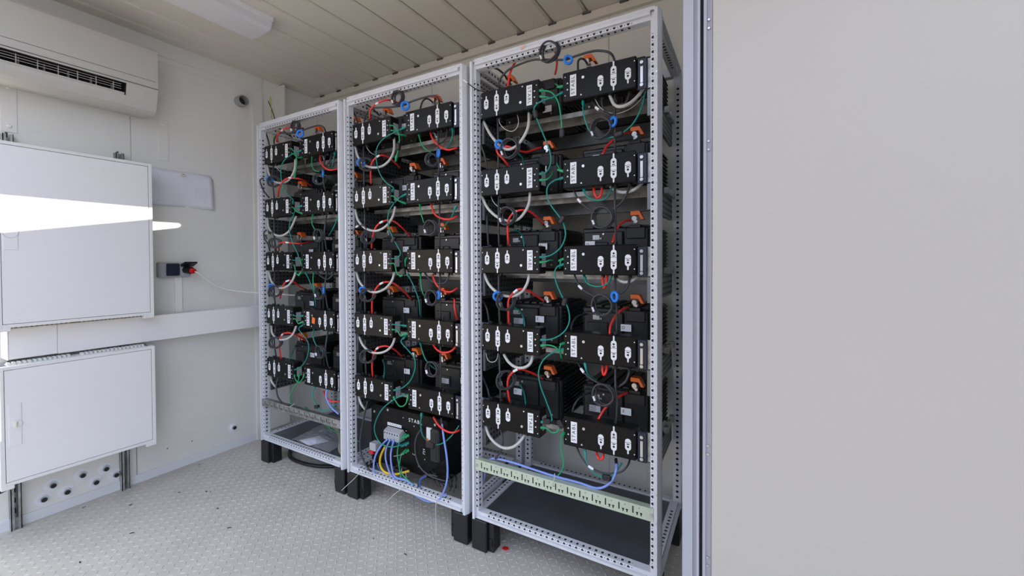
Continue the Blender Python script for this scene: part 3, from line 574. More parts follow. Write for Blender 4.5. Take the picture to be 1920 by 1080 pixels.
# ---------------------------------------------------------------- battery modules
def make_battery():
    r = empty('battery_module')
    MB().box((-.145, .012, -.045), (.145, .325, .135), .006).build('housing', BATT, r)
    MB().box((.035, 0, -.038), (.13, .015, .128), .004).build('front_cover', PLAST, r)
    MB().box((-.135, 0, -.040), (.03, .014, .118), .004).box((-.12, -.006, .02), (-.03, .002, .075), .003).box((.045, -.008, .085), (.12, .004, .13), .003).build('front_cover', PLAST, r)
    fins = MB()
    for k in range(10):
        z = -.038+k*.0175
        fins.box((.145, .03, z), (.152, .317, z+.006)).box((-.152, .03, z), (-.145, .317, z+.006))
    tag(fins.build('cooling_rib', BATT, r), kind='stuff')
    cs = MB()
    for k in range(7): cs.box((-.13+k*.038, .03, .135), (-.105+k*.038, .31, .142))
    cs.build('top_rib', BATT, r)
    o = MB().prism([(0, 0), (.034, 0), (.052, -.034), (.040, -.034), (.031, -.016), (0, -.016)], (.062, -.004, .195), X, Z, (0, .034, 0)).build('terminal_cover', ORANGE, r)
    b = MB().cyl((.078, .004, .165), (.078, -.012, .165), .010, 12).cyl((.086, -.004, .152), (.086, -.014, .152), .006, 10).box((.070, .002, .146), (.090, .016, .160), .002)
    b.build('terminal_bolt', STEEL, r)
    MB().box((.055, .0, .128), (.100, .03, .142), .002).build('terminal_base', PLAST, r)
    cn = MB().box((-.095, -.004, .085), (-.066, .004, .104)).cyl((-.06, 0, .09), (-.06, -.006, .09), .004, 8); cn.build('connector', GALV, r)
    MB().box((-.012, -.004, -.005), (.020, .004, .002)).cyl((.004, -.004, -.008), (.004, -.006, -.034), .004, 8).build('latch', GALV, r)
    sm = MB().cyl((0, 0, 0), (0, -.003, 0), .0042, 8).mesh('screw', STEEL)
    for x, z in ((.10, -.02), (-.11, -.025), (-.05, .108), (.07, .11)): put('screw', sm, r, (x, -.001, z))
    return r
LABM = MB().box((-.021, -.001, -.014), (.021, 0, .014)).mesh('name_label', WHITE)
LET = {c: text_mesh(c, .017, INK) for c in 'DE'}
bat0 = make_battery()
DIG = {(2, 0): 'DE', (2, 1): 'ED', (2, 2): 'DD', (2, 3): 'ED', (2, 4): 'DE'}
LOFF = {(2, 2, 1): (-.105, .065), (2, 3, 1): (.045, .06), (2, 4, 1): (.045, .055), (2, 3, 0): (.045, .07), (2, 2, 0): (.062, .062), (2, 1, 0): (.06, .07), (2, 4, 0): (-.07, .06), (2, 0, 0): (.085, .0)}
first = True
for ri, (rn, rx) in enumerate(RL):
    for k, zc in enumerate(ZC):
        for si, sn in enumerate(('left', 'right')):
            b = bat0 if first else copy_tree(bat0); first = False
            b.location = (rx+(.205, .59)[si], .2, zc)
            tag(b, 'black ribbed battery module behind the %s row %s controller of the %s rack' % (RN[k], sn, rn), 'battery', 'battery modules in the racks')
pend = []
for b in [o for o in COL.objects if o.name.startswith('battery_module')]:
    x, _, z = b.location
    ri = 0 if x < .8 else (1 if x < 1.62 else 2); k = min(range(5), key=lambda q: abs(ZC[q]-z)); si = 0 if x-RL[ri][1] < .4 else 1
    ox, oz = LOFF.get((ri, k, si), (.06, .065)); ch = DIG.get((ri, k), 'DD' if k % 2 else 'ED')[si]
    pend.append((b, ox, oz, ch))
TOFF = {(2, 0, 0): -.11, (2, 0, 1): -.11, (1, 0, 0): -.09, (1, 1, 0): .11, (1, 2, 0): -.065, (1, 3, 0): -.065, (1, 4, 0): .115, (1, 0, 1): -.12, (1, 1, 1): -.08, (1, 2, 1): -.08, (1, 3, 1): -.08, (1, 4, 1): -.075, (0, 0, 0): .12, (0, 1, 0): -.055, (0, 2, 0): -.07, (0, 3, 0): .09, (0, 4, 0): -.07}
KT = {}
for c in COL.objects:
    if c.parent is not None: KT.setdefault(c.parent.name, []).append(c)
for b, ox, oz, ch in pend:
    x, _, z = b.location
    ri = 0 if x < .8 else (1 if x < 1.62 else 2); k = min(range(5), key=lambda q: abs(ZC[q]-z)); si = 0 if x-RL[ri][1] < .4 else 1
    t_ = TOFF.get((ri, k, si))
    if t_ is not None:
        for c in KT[b.name]:
            if c.name.startswith('terminal'): c.location.x += t_-.085
            if c.name.startswith('connector') and t_ < 0: c.location.x += .16
    l = put('name_label', LABM, b, (ox, -.009, oz)); put('lettering', LET[ch], l, (-.010, -.0012, 0))

def rating(b_, x, z):
    l = MB().box((x-.024, -.0095, z-.013), (x+.024, -.0085, z+.013)).build('rating_label', GREYP, b_)
    t = MB()
    for q in range(4): t.box((x-.021, -.0099, z-.009+q*.0055), (x+.002+q % 2*.004, -.0095, z-.0075+q*.0055))
    t.build('print', INK, l)
for b, ox, oz, ch in pend:
    x, _, z = b.location
    if abs(x-1.851) < .01 and abs(z-ZC[3]) < .01: rating(b, -.065, .055)
    if abs(x-2.236) < .01 and abs(z-ZC[4]) < .01: rating(b, -.085, .045)
    if abs(x-1.413) < .01 and abs(z-ZC[4]) < .01: rating(b, -.06, .05)

# ---------------------------------------------------------------- controllers
def capsule(w, z0, z1, dome_top=False, dome_bot=False, n=8):
    P = []; r = w/2
    if dome_top: P += [(r*math.cos(math.pi*i/n), z1-r+r*math.sin(math.pi*i/n)) for i in range(n+1)]
    else: P += [(r, z1), (-r, z1)]
    if dome_bot: P += [(-r*math.cos(math.pi*i/n), z0+r-r*math.sin(math.pi*i/n)) for i in range(n+1)]
    else: P += [(-r, z0), (r, z0)]
    return P
def sym_mesh(double):
    m = MB(); e = -.0005
    def pl(P): m.prism(P, (0, 0, 0), X, Z, (0, e, 0))
    if double:
        pl(capsule(.022, .010, .038, dome_top=True)); pl([(-.0028, .036), (.0028, .036), (.0028, .053), (0, .056), (-.0028, .053)])
        pl([(-.011, -.006), (.011, -.006), (.011, .0085), (-.011, .0085)])
        pl(capsule(.022, -.036, -.0075, dome_bot=True)); pl([(-.0028, -.034), (.0028, -.034), (.0028, -.049), (0, -.052), (-.0028, -.049)][::-1])
    else:
        pl(capsule(.022, .0015, .015, dome_top=True)); pl(capsule(.022, -.028, 0, dome_bot=True)); pl([(-.0028, -.026), (.0028, -.026), (.0028, -.039), (0, -.042), (-.0028, -.039)][::-1])
    return m.mesh('terminal_symbol', WHITE)
def dots_mesh(double):
    m = MB(); e = -.0008
    for cz, sz in (((.024, .0145), (-.021, -.0115)) if double else ((-.0145, -.005),)):
        m.prism([(.0042*math.cos(math.pi*i/6), cz+.0042*math.sin(math.pi*i/6)) for i in range(12)], (0, 0, 0), X, Z, (0, e, 0))
        m.prism([(-.005, sz-.0018), (.005, sz-.0018), (.005, sz+.0018), (-.005, sz+.0018)], (0, 0, 0), X, Z, (0, e, 0))
    for s_ in (-1, 1):
        if double: m.prism([(s_*.0085, .018), (s_*.009, .018), (s_*.009, .03), (s_*.0085, .03)], (0, 0, 0), X, Z, (0, e, 0))
    return m.mesh('socket_mark', INK)
def make_controller():
    r = empty('battery_controller')
    MB().box((-.1405, 0, -.0565), (.1405, .060, .0565), .0035).build('housing', BLACK, r)
    fl_ = MB().box((.1405, .012, -.062), (.176, .020, .048), .003).build('mounting_flange', NAVY, r)
    MB().box((.153, .008, -.040), (.162, .012, .017)).build('guide_bar', STEEL, fl_)
    MB().box((.172, .022, -.058), (.188, .030, .046)).build('bracket', GALV, fl_)
    bo = MB().cyl((0, .012, 0), (0, .006, 0), .006, 12).cyl((0, .006, 0), (0, .0055, 0), .003, 6).mesh('bolt', STEEL)
    for z in (.031, -.048): put('bolt', bo, fl_, (.1575, 0, z))
    lb = MB().box((-.109, -.0008, -.0395), (-.084, 0, .0415)).build('front_label', WHITE, r)
    put('lettering', TXT, lb, (-.0965, -.001, .001))
    sg, dg, sg2, dg2 = SYM
    for x, z, a, b in ((.0105, 0, sg, dg), (.1115, .0045, sg, dg), (.0595, 0, sg2, dg2)):
        o = put('terminal_symbol', a, r, (x, 0, z)); put('socket_mark', b, o)
    MB().cyl((-.0565, 0, .0225), (-.0565, -.0025, .0225), .0055, 14).build('screw', STEEL, r)
    d = MB().cyl((0, 0, 0), (0, -.0012, 0), .0021, 8).mesh('fixing_dot', WHITE)
    for x, z in ((-.1295, .038), (-.1295, -.033), (.1345, .038), (.1345, -.033)): put('fixing_dot', d, r, (x, 0, z))
    pmk = MB().prism([(-.004, -.003), (.004, -.003), (0, .003)], (0, 0, 0), X, Z, (0, -.0006, 0)).mesh('port_mark', WHITE)
    for x, z in ((-.120, .014), (-.120, -.010), (-.065, -.040)): put('port_mark', pmk, r, (x, 0, z))
    g = MB().cyl((0, .03, -.010), (0, .03, 0), .0075, 10).mesh('cable_gland', PLAST)
    for x, z in ((.0105, -.0565), (.1115, -.0565), (.0595, -.0565), (.0595, .0665)): put('cable_gland', g, r, (x, 0, z))
    MB().box((-.1405-.004, .02, -.025), (-.1405, .05, .030)).build('port_plate', GREYPL, r)
    return r
TXT = text_mesh('STABL', .0205, INK, vert=1, sp=1.28)
SYM = (sym_mesh(False), dots_mesh(False), sym_mesh(True), dots_mesh(True))
con0 = make_controller(); first = True; ctrl = {}
for ri, (rn, rx) in enumerate(RL):
    for k, zc in enumerate(ZC):
        for si, sn in enumerate(('left', 'right')):
            b = con0 if first else copy_tree(con0); first = False
            b.location = (rx+(.1925, .5745)[si], .020, zc+(.002 if si == 0 else 0)); b.rotation_euler = (0, math.pi if si == 0 else 0, 0)
            ctrl[ri, k, si] = b
            tag(b, 'black controller box with white bottle-shaped marks, %s row, %s side, %s rack' % (RN[k], sn, rn), 'controller', 'controller boxes in the racks')
left_side = {c.name for (r_, k_, s_), c in ctrl.items() if s_ == 0}
for c in [c for c in COL.objects if c.name.startswith('mounting_flange') and c.parent.name in left_side]: c.location.x = -.030
st = MB().prism([(-.014, -.016), (.012, -.020), (.016, .014), (-.010, .020)], (-.047, -.0012, -.006), X, Z, (0, .001, 0)).build('sticker', ORANGE, ctrl[0, 3, 1]); st['label'] = 'orange sticker'

# ---------------------------------------------------------------- cables
RAD = dict(coax=.0044, red=.0046, teal=.0030, green=.0030, white=.0062, thin=.0016, whitetip=.0022, labelled=.0036, blue=.0046, yellow=.0058, darkblue=.0036, yellowgreen=.0042, blackwire=.0038)
MATS = dict(coax=COAX, red=REDC, teal=TEALC, green=GREENC, white=WHITEC, thin=WHITEC, whitetip=PLAST, labelled=COAX, blue=BLUEC, yellow=YELC, darkblue=DBLUEC, yellowgreen=YGC, blackwire=PLAST)
WORD = dict(coax='dark grey cable', red='red power cable', teal='teal patch cable', green='green patch cable', white='pale grey cable', thin='thin pale wire', whitetip='thin black wire with white tip', labelled='dark cable with white sleeve', blue='lavender blue cable', yellow='thick yellow cable', darkblue='dark blue cable', yellowgreen='yellow-green earth cable', blackwire='black wire')
def sleeve(pts, i, r, m, name, parent, L=.011):
    P = spline(pts, 6); j = min(max(int(i*(len(P)-1)), 1), len(P)-2); d = (P[j+1]-P[j-1]).normalized()
    return MB().cyl(P[j]-d*L, P[j]+d*L, r, 10).build(name, m, parent, smooth=False)
def plug(p, q, m, parent):
    p, q = Vector(p), Vector(q); d = (q-p).normalized()
    return MB().cyl(p, p+d*.016, .0062, 4).cyl(p+d*.016, p+d*.030, .0058, 8, r2=.0036).build('plug', m, parent)
seen = set()
def cable(ri, k, kind, slot, pts):
    rn, rx = RL[ri]
    org = Vector((rx, 0, 0)); P = [Vector(p) for p in pts]
    o = MB().tube(P, RAD[kind], 8 if RAD[kind] > .003 else 6, 5).build({'thin': 'wire', 'whitetip': 'wire', 'blackwire': 'wire', 'red': 'power_cable', 'teal': 'patch_cable', 'green': 'patch_cable'}.get(kind, 'cable'), MATS[kind], smooth=True)
    o.location = org
    lab = '%s %s, %s row, %s rack' % (WORD[kind], slot, RN[k], rn)
    assert lab not in seen, lab
    seen.add(lab); tag(o, lab, 'cable', 'cables in the racks')
    if kind in ('teal', 'green') and 'stub' not in slot or kind == 'green':
        plug(P[0], P[1], MATS[kind], o)
        if 'controller' in slot and ('down to' in slot or 'between' in slot): plug(P[-1], P[-2], MATS[kind], o)
        if 'loose' in slot: plug(P[-1], P[-1]+(P[-2]-P[-1])*-1, MATS[kind], o)
    if kind == 'red' and ('arching' in slot or 'curling' in slot): sleeve(P, .48, .0053, WHITE, 'marker_sleeve', o); sleeve(P, .985, .0056, PLAST, 'lug_boot', o, .008)
    if kind == 'labelled': sleeve(P, .35, .0050, WHITE, 'marker_sleeve', o)
    if kind == 'whitetip': MB().cyl(P[0], P[1].lerp(P[0], .3), .0030, 8).build('tip', WHITE, o)
    if kind == 'blue' and 'right controller' in slot: sleeve(P, .0, .0056, PLAST, 'boot', o, .014)
    return o
def coil(ri, k, side, c, r, tilt):
    m = MB(); c = Vector(c)
    for q, (dr, dy, dx) in enumerate(((0, 0, 0), (-.003, .007, .004), (-.001, -.007, -.003))):
        pts = []
        for j in range(20):
            a = 2*math.pi*j/20; rr = (r+dr)*(1+.04*math.sin(3*a+q))
            pts.append(c+Vector((rr*math.cos(a)*math.cos(tilt)+dx, rr*math.cos(a)*math.sin(tilt)+dy, rr*math.sin(a))))
        m.tube(pts, .0038, 7, 2, closed=True)
    o = m.build('cable_coil', COAX, smooth=True); o.location = (RL[ri][1], 0, 0)
    tag(o, 'coiled dark cable, %s side %s row, in the %s rack' % (dict(L='left', R='right')[side], RN[k], RL[ri][0]), 'cable coil', 'coiled cables in the racks')
    a = 2.5; p = c+Vector((r*math.cos(a)*math.cos(tilt), r*math.cos(a)*math.sin(tilt), r*math.sin(a)-.004))
    MB().ringdisc(p+Vector((0, 0, -.002)), (.6, 0, .8), .0105, .0085, .003, 12).build('cable_tie', PLAST, o)
    b = 3.6; q = c+Vector((r*math.cos(b)*math.cos(tilt), -.006, r*math.sin(b)))
    MB().cyl(q+Vector((-.003, 0, .008)), q+Vector((.003, 0, -.008)), .0052, 8).build('marker_sleeve', WHITE, o)
def ferrite(ri, k, side, c, r):
    m = MB(); c = Vector(c); t = .5 if side == 'L' else -.6
    pts = [c+Vector(((r*.78)*math.cos(a)*math.cos(t), (r*.78)*math.cos(a)*math.sin(t)-.004, (r*.78)*math.sin(a))) for a in [2*math.pi*j/16 for j in range(16)]]
    m.tube(pts, r*.30, 8, 2, closed=True)
    o = m.build('ferrite_ring', FERR, smooth=True); o.location = (RL[ri][1], 0, 0)
    tag(o, 'bright blue ferrite ring on a cable, %s side %s row, %s rack' % (dict(L='left', R='right')[side], RN[k], RL[ri][0]), 'ferrite ring', 'blue ferrite rings')
def bead(ri, k, c, t, extra=''):
    o = MB().box((-.010, -.009, -.017), (.010, .009, .017), .004).build('ferrite_bead', PLAST); o.location = (RL[ri][1]+c[0], c[1], c[2]); o.rotation_euler = (0, t, 0)
    w_ = 'black clip-on ferrite bead, %s row, %s rack, ' % (RN[k], RL[ri][0])
    q_ = ['left of centre', 'at centre', 'right of centre', 'hanging in the centre']
    lb = w_+q_[0 if c[0] < .335 else (1 if c[0] < .40 else 2)]
    if lb in seen: lb = w_+q_[3]
    if lb in seen: lb = w_+'nearest the right controller'
    seen.add(lb); tag(o, lb, 'ferrite bead', 'black ferrite beads')
for e in CABLES: cable(*e)
OVER0 = {(1, 'red'), (2, 'red'), (3, 'red')}
PDU_WORDS = ('distribution', 'terminal', 'conduit', 'breaker', 'floor', 'frame', 'device', 'plug', 'breaker')
for ri, k, kind, slot, pts in CABLES:
    if ri != 1 or any(w_ in slot for w_ in PDU_WORDS) or kind == 'darkblue': continue
    if (k, kind) in OVER0: continue
    random.seed(len(slot)*31+k*7+len(pts))
    j = (random.uniform(-.006, .006), random.uniform(-.008, .008))
    P = [(p[0]+(j[0] if 0 < i < len(pts)-1 else 0), p[1], p[2]+(j[1] if 0 < i < len(pts)-1 else 0)) for i, p in enumerate(pts)]
    cable(0, k, kind, slot, P)
OVER_DONE = [cable(0, *e) for e in RACK0]
cable(0, 4, 'blue', 'from the right controller to the slotted rail', [(.634, .04, .42), (.636, .02, .395), (.648, .015, .36), (.68, .018, .32), (.73, .03, .285)])
cable(0, 4, 'coax', 'from the left controller to the slotted rail', [(.13, .05, .415), (.135, .03, .36), (.165, .02, .30), (.21, .02, .268)])
cable(0, 4, 'green', 'dropping from the left controller to the rail', [(.345, .05, .46), (.36, .03, .42), (.32, .02, .36), (.29, .02, .30), (.30, .03, .262)])
cable(0, 4, 'teal', 'sagging under the right controller', [(.497, .05, .415), (.51, .02, .36), (.56, .02, .30), (.62, .02, .29), (.70, .03, .33), (.75, .05, .42)])
cable(0, 4, 'green', 'trailing across the rack floor', [(.38, .06, .255), (.42, .10, .20), (.50, .13, .13), (.62, .15, .10), (.76, .15, .09)])
for e in COILS: coil(*e)
for ri, k, side, c, r, t_ in COILS:
    if ri == 1: coil(0, k, side, (c[0]+.004, c[1], c[2]-.006), r, t_*.8)
for e in RINGS: ferrite(*e)
for ri, k, side, c, r in RINGS:
    if ri == 1: ferrite(0, k, side, (c[0]+.002, c[1], c[2]-.004), r)
for ri, k, c, t_ in BEADS: bead(ri, k, c, t_)
bead(0, 2, (.350, .01, 1.12), .5); bead(0, 4, (.55, .02, .30), 1.4)

# ---------------------------------------------------------------- distribution panel (middle rack)
pd = empty('power_distribution_unit', (.823, .1, 0))
tag(pd, 'black distribution panel with grey terminals and breaker at the bottom of the middle rack', 'panel')
MB().box((.085, 0, .045), (.612, .006, .357), .002).box((.085, .006, .045), (.60, .22, .345), .004).build('front_plate', BLACK, pd)
tm = text_mesh('STABL', .027, WHITE, sp=1.3); put('lettering', tm, pd, (.408, -.0006, .3155))
s_ = MB().box((.211, -.002, .262), (.312, 0, .277)).build('terminal_strip_label', WHITE, pd)
d = MB()
for k in range(7): d.box((.218+k*.0135, -.0025, .268), (.222+k*.0135, -.002, .272))
d.build('marking', INK, s_)
tb = MB().box((.225, -.045, .205), (.338, 0, .250), .003).prism([(0, .250), (-.030, .250), (0, .262)], (.225, -.012, 0), (0, 1, 0), Z, (.113, 0, 0)).build('terminal_block', TERM, pd)
h = MB()
for k in range(6): h.box((.232+k*.018, -.0455, .238), (.239+k*.018, -.044, .246)); 
h.build('terminal_screw', INK, tb)
h = MB()
for k in range(6): h.cyl((.236+k*.018, -.03, .205), (.236+k*.018, -.03, .190), .0052, 8)
h.build('ferrule', DBLUEC, tb)
dv = MB().box((.112, -.04, .118), (.160, 0, .160), .003).build('small_terminal', TERM, pd)
MB().box((.112, -.042, .100), (.142, -.01, .118), .002).build('red_connector', REDP, dv)
o = MB().box((.487, -.006, .222), (.541, 0, .304)).build('breaker_label', WHITE, pd)
MB().box((.487, -.0065, .222), (.500, -.006, .250)).build('orange_mark', ORANGE, o)
hd = MB().box((.548, -.055, .165), (.605, 0, .325), .008).box((.530, -.065, .235), (.580, -.01, .262), .004).build('breaker_handle', PLAST, pd)
MB().box((.565, -.0565, .18), (.590, -.055, .31)).build('handle_recess', INK, hd)
for k, z in enumerate((.236, .197, .158)):
    MB().cyl((.362, 0, z), (.340, -.035, z-.012), .008, 8, r2=.005).build('green_plug', TEALC if k == 1 else GREENC, pd)
sm = MB().cyl((0, 0, 0), (0, -.005, 0), .0065, 12).mesh('bolt', STEEL)
for x, z in ((.114, .317), (.216, .343), (.541, .325), (.541, .145), (.435, .095), (.533, .076)): put('bolt', sm, pd, (x, 0, z))
sm = MB().cyl((0, 0, 0), (0, -.002, 0), .0025, 8).mesh('indicator', WHITE)
for x, z in ((.325, .32), (.345, .255), (.345, .218), (.345, .178), (.345, .140), (.39, .145), (.40, .143), (.47, .135), (.40, .29)): put('indicator', sm, pd, (x, 0, z))
sy = MB().box((.459, -.0008, .160), (.462, 0, .176)).box((.459, -.0008, .174), (.472, 0, .176)).box((.459, -.0008, .160), (.472, 0, .162)).box((.470, -.0008, .170), (.472, 0, .176)).box((.459, -.0008, .182), (.470, 0, .186)).build('symbol', WHITE, pd)
gp = MB()
for q in range(2):
    for k in range(9): gp.cyl((.300+k*.008, -.02-.02*q, .068-.01*q), (.304+k*.008, -.02-.02*q, .068-.01*q), .012, 10).cyl((.304+k*.008, -.02-.02*q, .068-.01*q), (.308+k*.008, -.02-.02*q, .068-.01*q), .010, 10)
gp.build('corrugated_conduit', PLAST, pd)
ty = MB()
for pts in (((.30, -.045, .13), (.35, -.05, .15), (.385, -.06, .168)), ((.36, -.05, .085), (.355, -.05, .05), (.335, -.05, .018)), ((.385, -.05, .07), (.392, -.05, .04), (.385, -.05, .01))): ty.tube(pts, .0016, 5, 4)
ty.build('cable_tie', WHITEC, pd)
lab = ['long white tie hanging from the frame floor, ahead of the left foot', 'long white tie hanging over the middle of the bottom beam', 'long white tie hanging straight down near the right post']
for i, pts in enumerate(([(.20, .0, .035), (.13, -.012, .030), (.085, -.02, -.01), (.024, -.05, -.073)], [(.43, .0, .035), (.41, -.012, .018), (.385, -.03, -.005), (.35, -.05, -.045)], [(.636, .0, .035), (.636, -.014, .0), (.640, -.016, -.08), (.642, -.02, -.125)])):
    o = MB().tube(pts, .0018, 6, 5).build('cable_tie', WHITEC, smooth=True); o.location = (.823, 0, 0)
    tag(o, lab[i]+', middle rack', 'cable tie', 'white cable ties on the middle rack')
for i, (pts, l) in enumerate((([(.405, .01, .245), (.40, -.008, .255), (.407, -.006, .285), (.405, .0, .30)], 'short white cable tie on the pale green rail of the nearest rack'),)):
    o = MB().tube(pts, .0018, 6, 5).build('cable_tie', WHITEC, smooth=True); o.location = (1.646, 0, 0); tag(o, l, 'cable tie')
o = MB().tube([(.28, .0, .262), (.33, -.005, .27), (.40, -.02, .305)], .0018, 6, 5).build('cable_tie', WHITEC, smooth=True); tag(o, 'white cable tie on the slotted rail of the farthest rack', 'cable tie')
tp = MB().box((0, 0, 0), (.022, .002, .010)).build('paper_tag', mat('pink_tag', (.72, .42, .36), .7)); tp.location = (1.646+.265, -.003, 1.985); tp.rotation_euler = (.1, -.3, 0)
tag(tp, 'small pink paper tag on the top beam of the nearest rack', 'tag')
ch = MB()
for k in range(9):
    ch.tube([(.48+k*.017, .12, .055+random.uniform(0, .03)), (.52+k*.02, .09+random.uniform(-.02, .02), .085+random.uniform(-.02, .02)), (.60+k*.012, .06+random.uniform(-.02, .02), .055)], .003, 5, 4)
o = ch.build('wire_bundle', PLAST, smooth=True); o.location = (.823, 0, 0); tag(o, 'tangle of black wires on the floor of the middle rack', 'wires')

# ---------------------------------------------------------------- left rack floor: bag, wipe, strap
g = MB(); n = 14
random.seed(3)
V = []
for i in range(n):
    for j in range(n):
        u, v = i/(n-1), j/(n-1)
        V.append((.24+u*.36-v*.05, .06+v*.26, .028+.035*math.sin(u*math.pi)*math.sin(v*math.pi)*random.uniform(.5, 1)+random.uniform(0, .004)))
g.add(V, [(i*n+j, i*n+j+1, (i+1)*n+j+1, (i+1)*n+j) for i in range(n-1) for j in range(n-1)])
tag(g.build('plastic_bag', BAG), 'crumpled clear plastic bag on the floor of the farthest rack', 'bag')
g = MB(); V = []
for i in range(8):
    for j in range(8):
        u, v = i/7, j/7
        V.append((.30+u*.13+v*.05, .07+v*.10-u*.02, .032+.012*math.sin(u*3)*math.sin(v*3)+random.uniform(0, .003)))
g.add(V, [(i*8+j, i*8+j+1, (i+1)*8+j+1, (i+1)*8+j) for i in range(7) for j in range(7)])
tag(g.build('wiping_cloth', CLOTH), 'folded pale lilac wipe lying inside the clear bag', 'cloth')
g = MB(); P = spline([(.20, .35, .035), (.30, .27, .055), (.42, .24, .07), (.54, .18, .06), (.64, .10, .045), (.70, .07, .04)], 5)
for a, b in zip(P[:-1], P[1:]):
    s2 = Vector((.0, .011, 0)); g.add([a-s2, a+s2, b+s2, b-s2, a-s2+Vector((0, 0, .002)), a+s2+Vector((0, 0, .002)), b+s2+Vector((0, 0, .002)), b-s2+Vector((0, 0, .002))], [(0, 1, 2, 3), (4, 7, 6, 5), (0, 3, 7, 4), (1, 5, 6, 2)])
tag(g.build('strap', BEIGE), 'flat beige strap curving across the floor of the farthest rack', 'strap')
o = MB().tube([(-.02, .22, FZ+.012), (.12, .12, FZ+.012), (.26, .10, FZ+.012), (.42, .13, FZ+.012), (.56, .22, FZ+.012), (.70, .33, FZ+.012)], .011, 10, 6).build('supply_cable', PLAST, smooth=True)
tag(o, 'thick black cable curving on the floor under the farthest rack', 'cable')

# ---------------------------------------------------------------- left wall: cabinets
CX = -.16
def cabinet(y0, y1, z0, z1, label, latch):
    r = empty('distribution_cabinet', (0, 0, 0)); tag(r, label, 'cabinet', 'white wall cabinets')
    b = MB().box((WX+.02, y0, z0), (CX-.03, y0+.004, z1)).box((WX+.02, y1-.004, z0), (CX-.03, y1, z1)).box((WX+.02, y0, z0), (WX+.024, y1, z1))
    if latch == 'up': b.box((WX+.02, y0, z1-.004), (CX-.03, y1, z1))
    else: b.box((WX+.02, y0, z0), (CX-.03, y1, z0+.004))
    b.build('body', CABFR, r)
    f = .015
    fr = MB().box((CX-.03, y0, z0), (CX, y0+f, z1), .001).box((CX-.03, y1-f, z0), (CX, y1, z1), .001).box((CX-.03, y0+f, z0), (CX, y1-f, z0+f), .001).box((CX-.03, y0+f, z1-f), (CX, y1-f, z1), .001)
    fr.build('frame', CABFR, r)
    d = MB().box((CX-.02, y0+f+.0018, z0+f+.0018), (CX-.001, y1-f-.0018, z1-f-.0018), .0015).build('door', CABIN, r)
    MB().box((CX-.024, y0+f, z0+f), (CX-.021, y1-f, z1-f)).build('door_gap', INK, r)
    MB().box((CX-.028, y1-.045, z0-.016), (CX+.002, y1, z0), .002).build('bracket_foot', CABFR, r); MB().box((CX-.028, y0, z0-.016), (CX+.002, y0+.04, z0), .002).build('bracket_foot', CABFR, r)
    return r, d
up, ud = cabinet(-1.029, -.474, .846, 1.680, 'large white wall cabinet with a sunlit stripe above the trunking', 'up')
lo, ld = cabinet(-1.029, -.474, .137, .672, 'white wall cabinet below the trunking with a round latch', 'lo')
# latch plates
lt = MB().box((CX-.001, -1.006, 1.195), (CX+.0008, -.964, 1.268), .0003).build('latch_plate', CABIN, ud)
MB().ringdisc((CX+.0004, -.985, 1.272), X, .024, .0225, .0008, 24).build('latch_ring', GREYP, lt)
lt = MB().box((CX-.001, -1.002, .314), (CX+.0012, -.965, .500), .0003).build('latch_plate', CABIN, ld)
MB().ringdisc((CX+.0012, -.982, .410), X, .020, .0188, .0008, 24).cyl((CX+.0012, -.982, .410), (CX+.003, -.982, .410), .0185, 20).build('latch_disc', CABIN, lt)
MB().box((CX+.003, -.9845, .398), (CX+.012, -.9795, .422), .001).build('latch_key', CREAM, lt)
# comb edges in the cable gap
def comb(z, zt, m, parent, a=-.995, b=-.50):
    g = MB(); k = 0; y = a
    while y < b:
        if not (-.80 < y < -.755): g.box((CX-.075, y, z), (CX-.045, y+.009, z+zt))
        y += .016
    g.box((CX-.10, a, z-.004), (CX-.04, b, z)); tag(g.build('cable_comb', m, parent), kind='stuff')
comb(.672, .010, CABFR, lo); comb(.838, .006, CREAM, up)
g = MB().box((WX+.03, -1.0, .835), (CX-.08, -.50, .842)).build('cable_gap', ACD, up)

# trunking
tk = empty('cable_trunking'); tag(tk, 'white cable trunking running along the left wall to the racks', 'trunking')
MB().box((WX, -.985, .690), (-.24, -.829, .834), .002).box((WX, -.828, .688), (-.24, .19, .832), .002).build('cover', TRUNK, tk)
MB().box((WX, -.989, .688), (-.238, -.985, .836), .001).build('end_cap', TRUNK, tk)
tag(MB().box((WX, -.306, .82), (WX+.012, -.268, 1.05), .001).build('cable_duct', TRUNK), 'narrow white duct from the trunking up to the wall socket', 'duct')

# socket
so = empty('wall_socket'); tag(so, 'grey double wall socket above the trunking, one lid open', 'socket')
MB().box((WX, -.395, 1.045), (WX+.045, -.235, 1.135), .006).build('back_box', GREYPL, so)
MB().box((WX+.045, -.362, 1.055), (WX+.058, -.296, 1.130), .005).build('lid', NAVY, so)
l = MB().prism([(0, 0), (.060, .018), (.064, .010), (.010, -.012)], (WX+.045, -.290, 1.122), X, Z, (0, .065, 0)).build('open_lid', PLAST, so)
pg = empty('power_plug'); tag(pg, 'black plug with red collar in the wall socket and thin white lead', 'plug')
MB().cyl((WX+.045, -.262, 1.09), (WX+.085, -.25, 1.087), .022, 14).build('body', PLAST, pg)
MB().cyl((WX+.085, -.25, 1.087), (WX+.10, -.240, 1.082), .016, 12).cyl((WX+.10, -.240, 1.082), (WX+.105, -.238, 1.08), .012, 12).build('collar', REDP, pg)
MB().tube([(WX+.10, -.240, 1.081), (-.25, -.215, 1.065), (-.27, -.16, 1.02), (-.28, -.11, .985), (-.28, -.03, .952), (-.24, .08, .930), (-.15, .16, .918), (-.02, .25, .905), (.10, .30, .89)],   .0042, 7, 6).build('lead', TRUNK, pg, smooth=True)

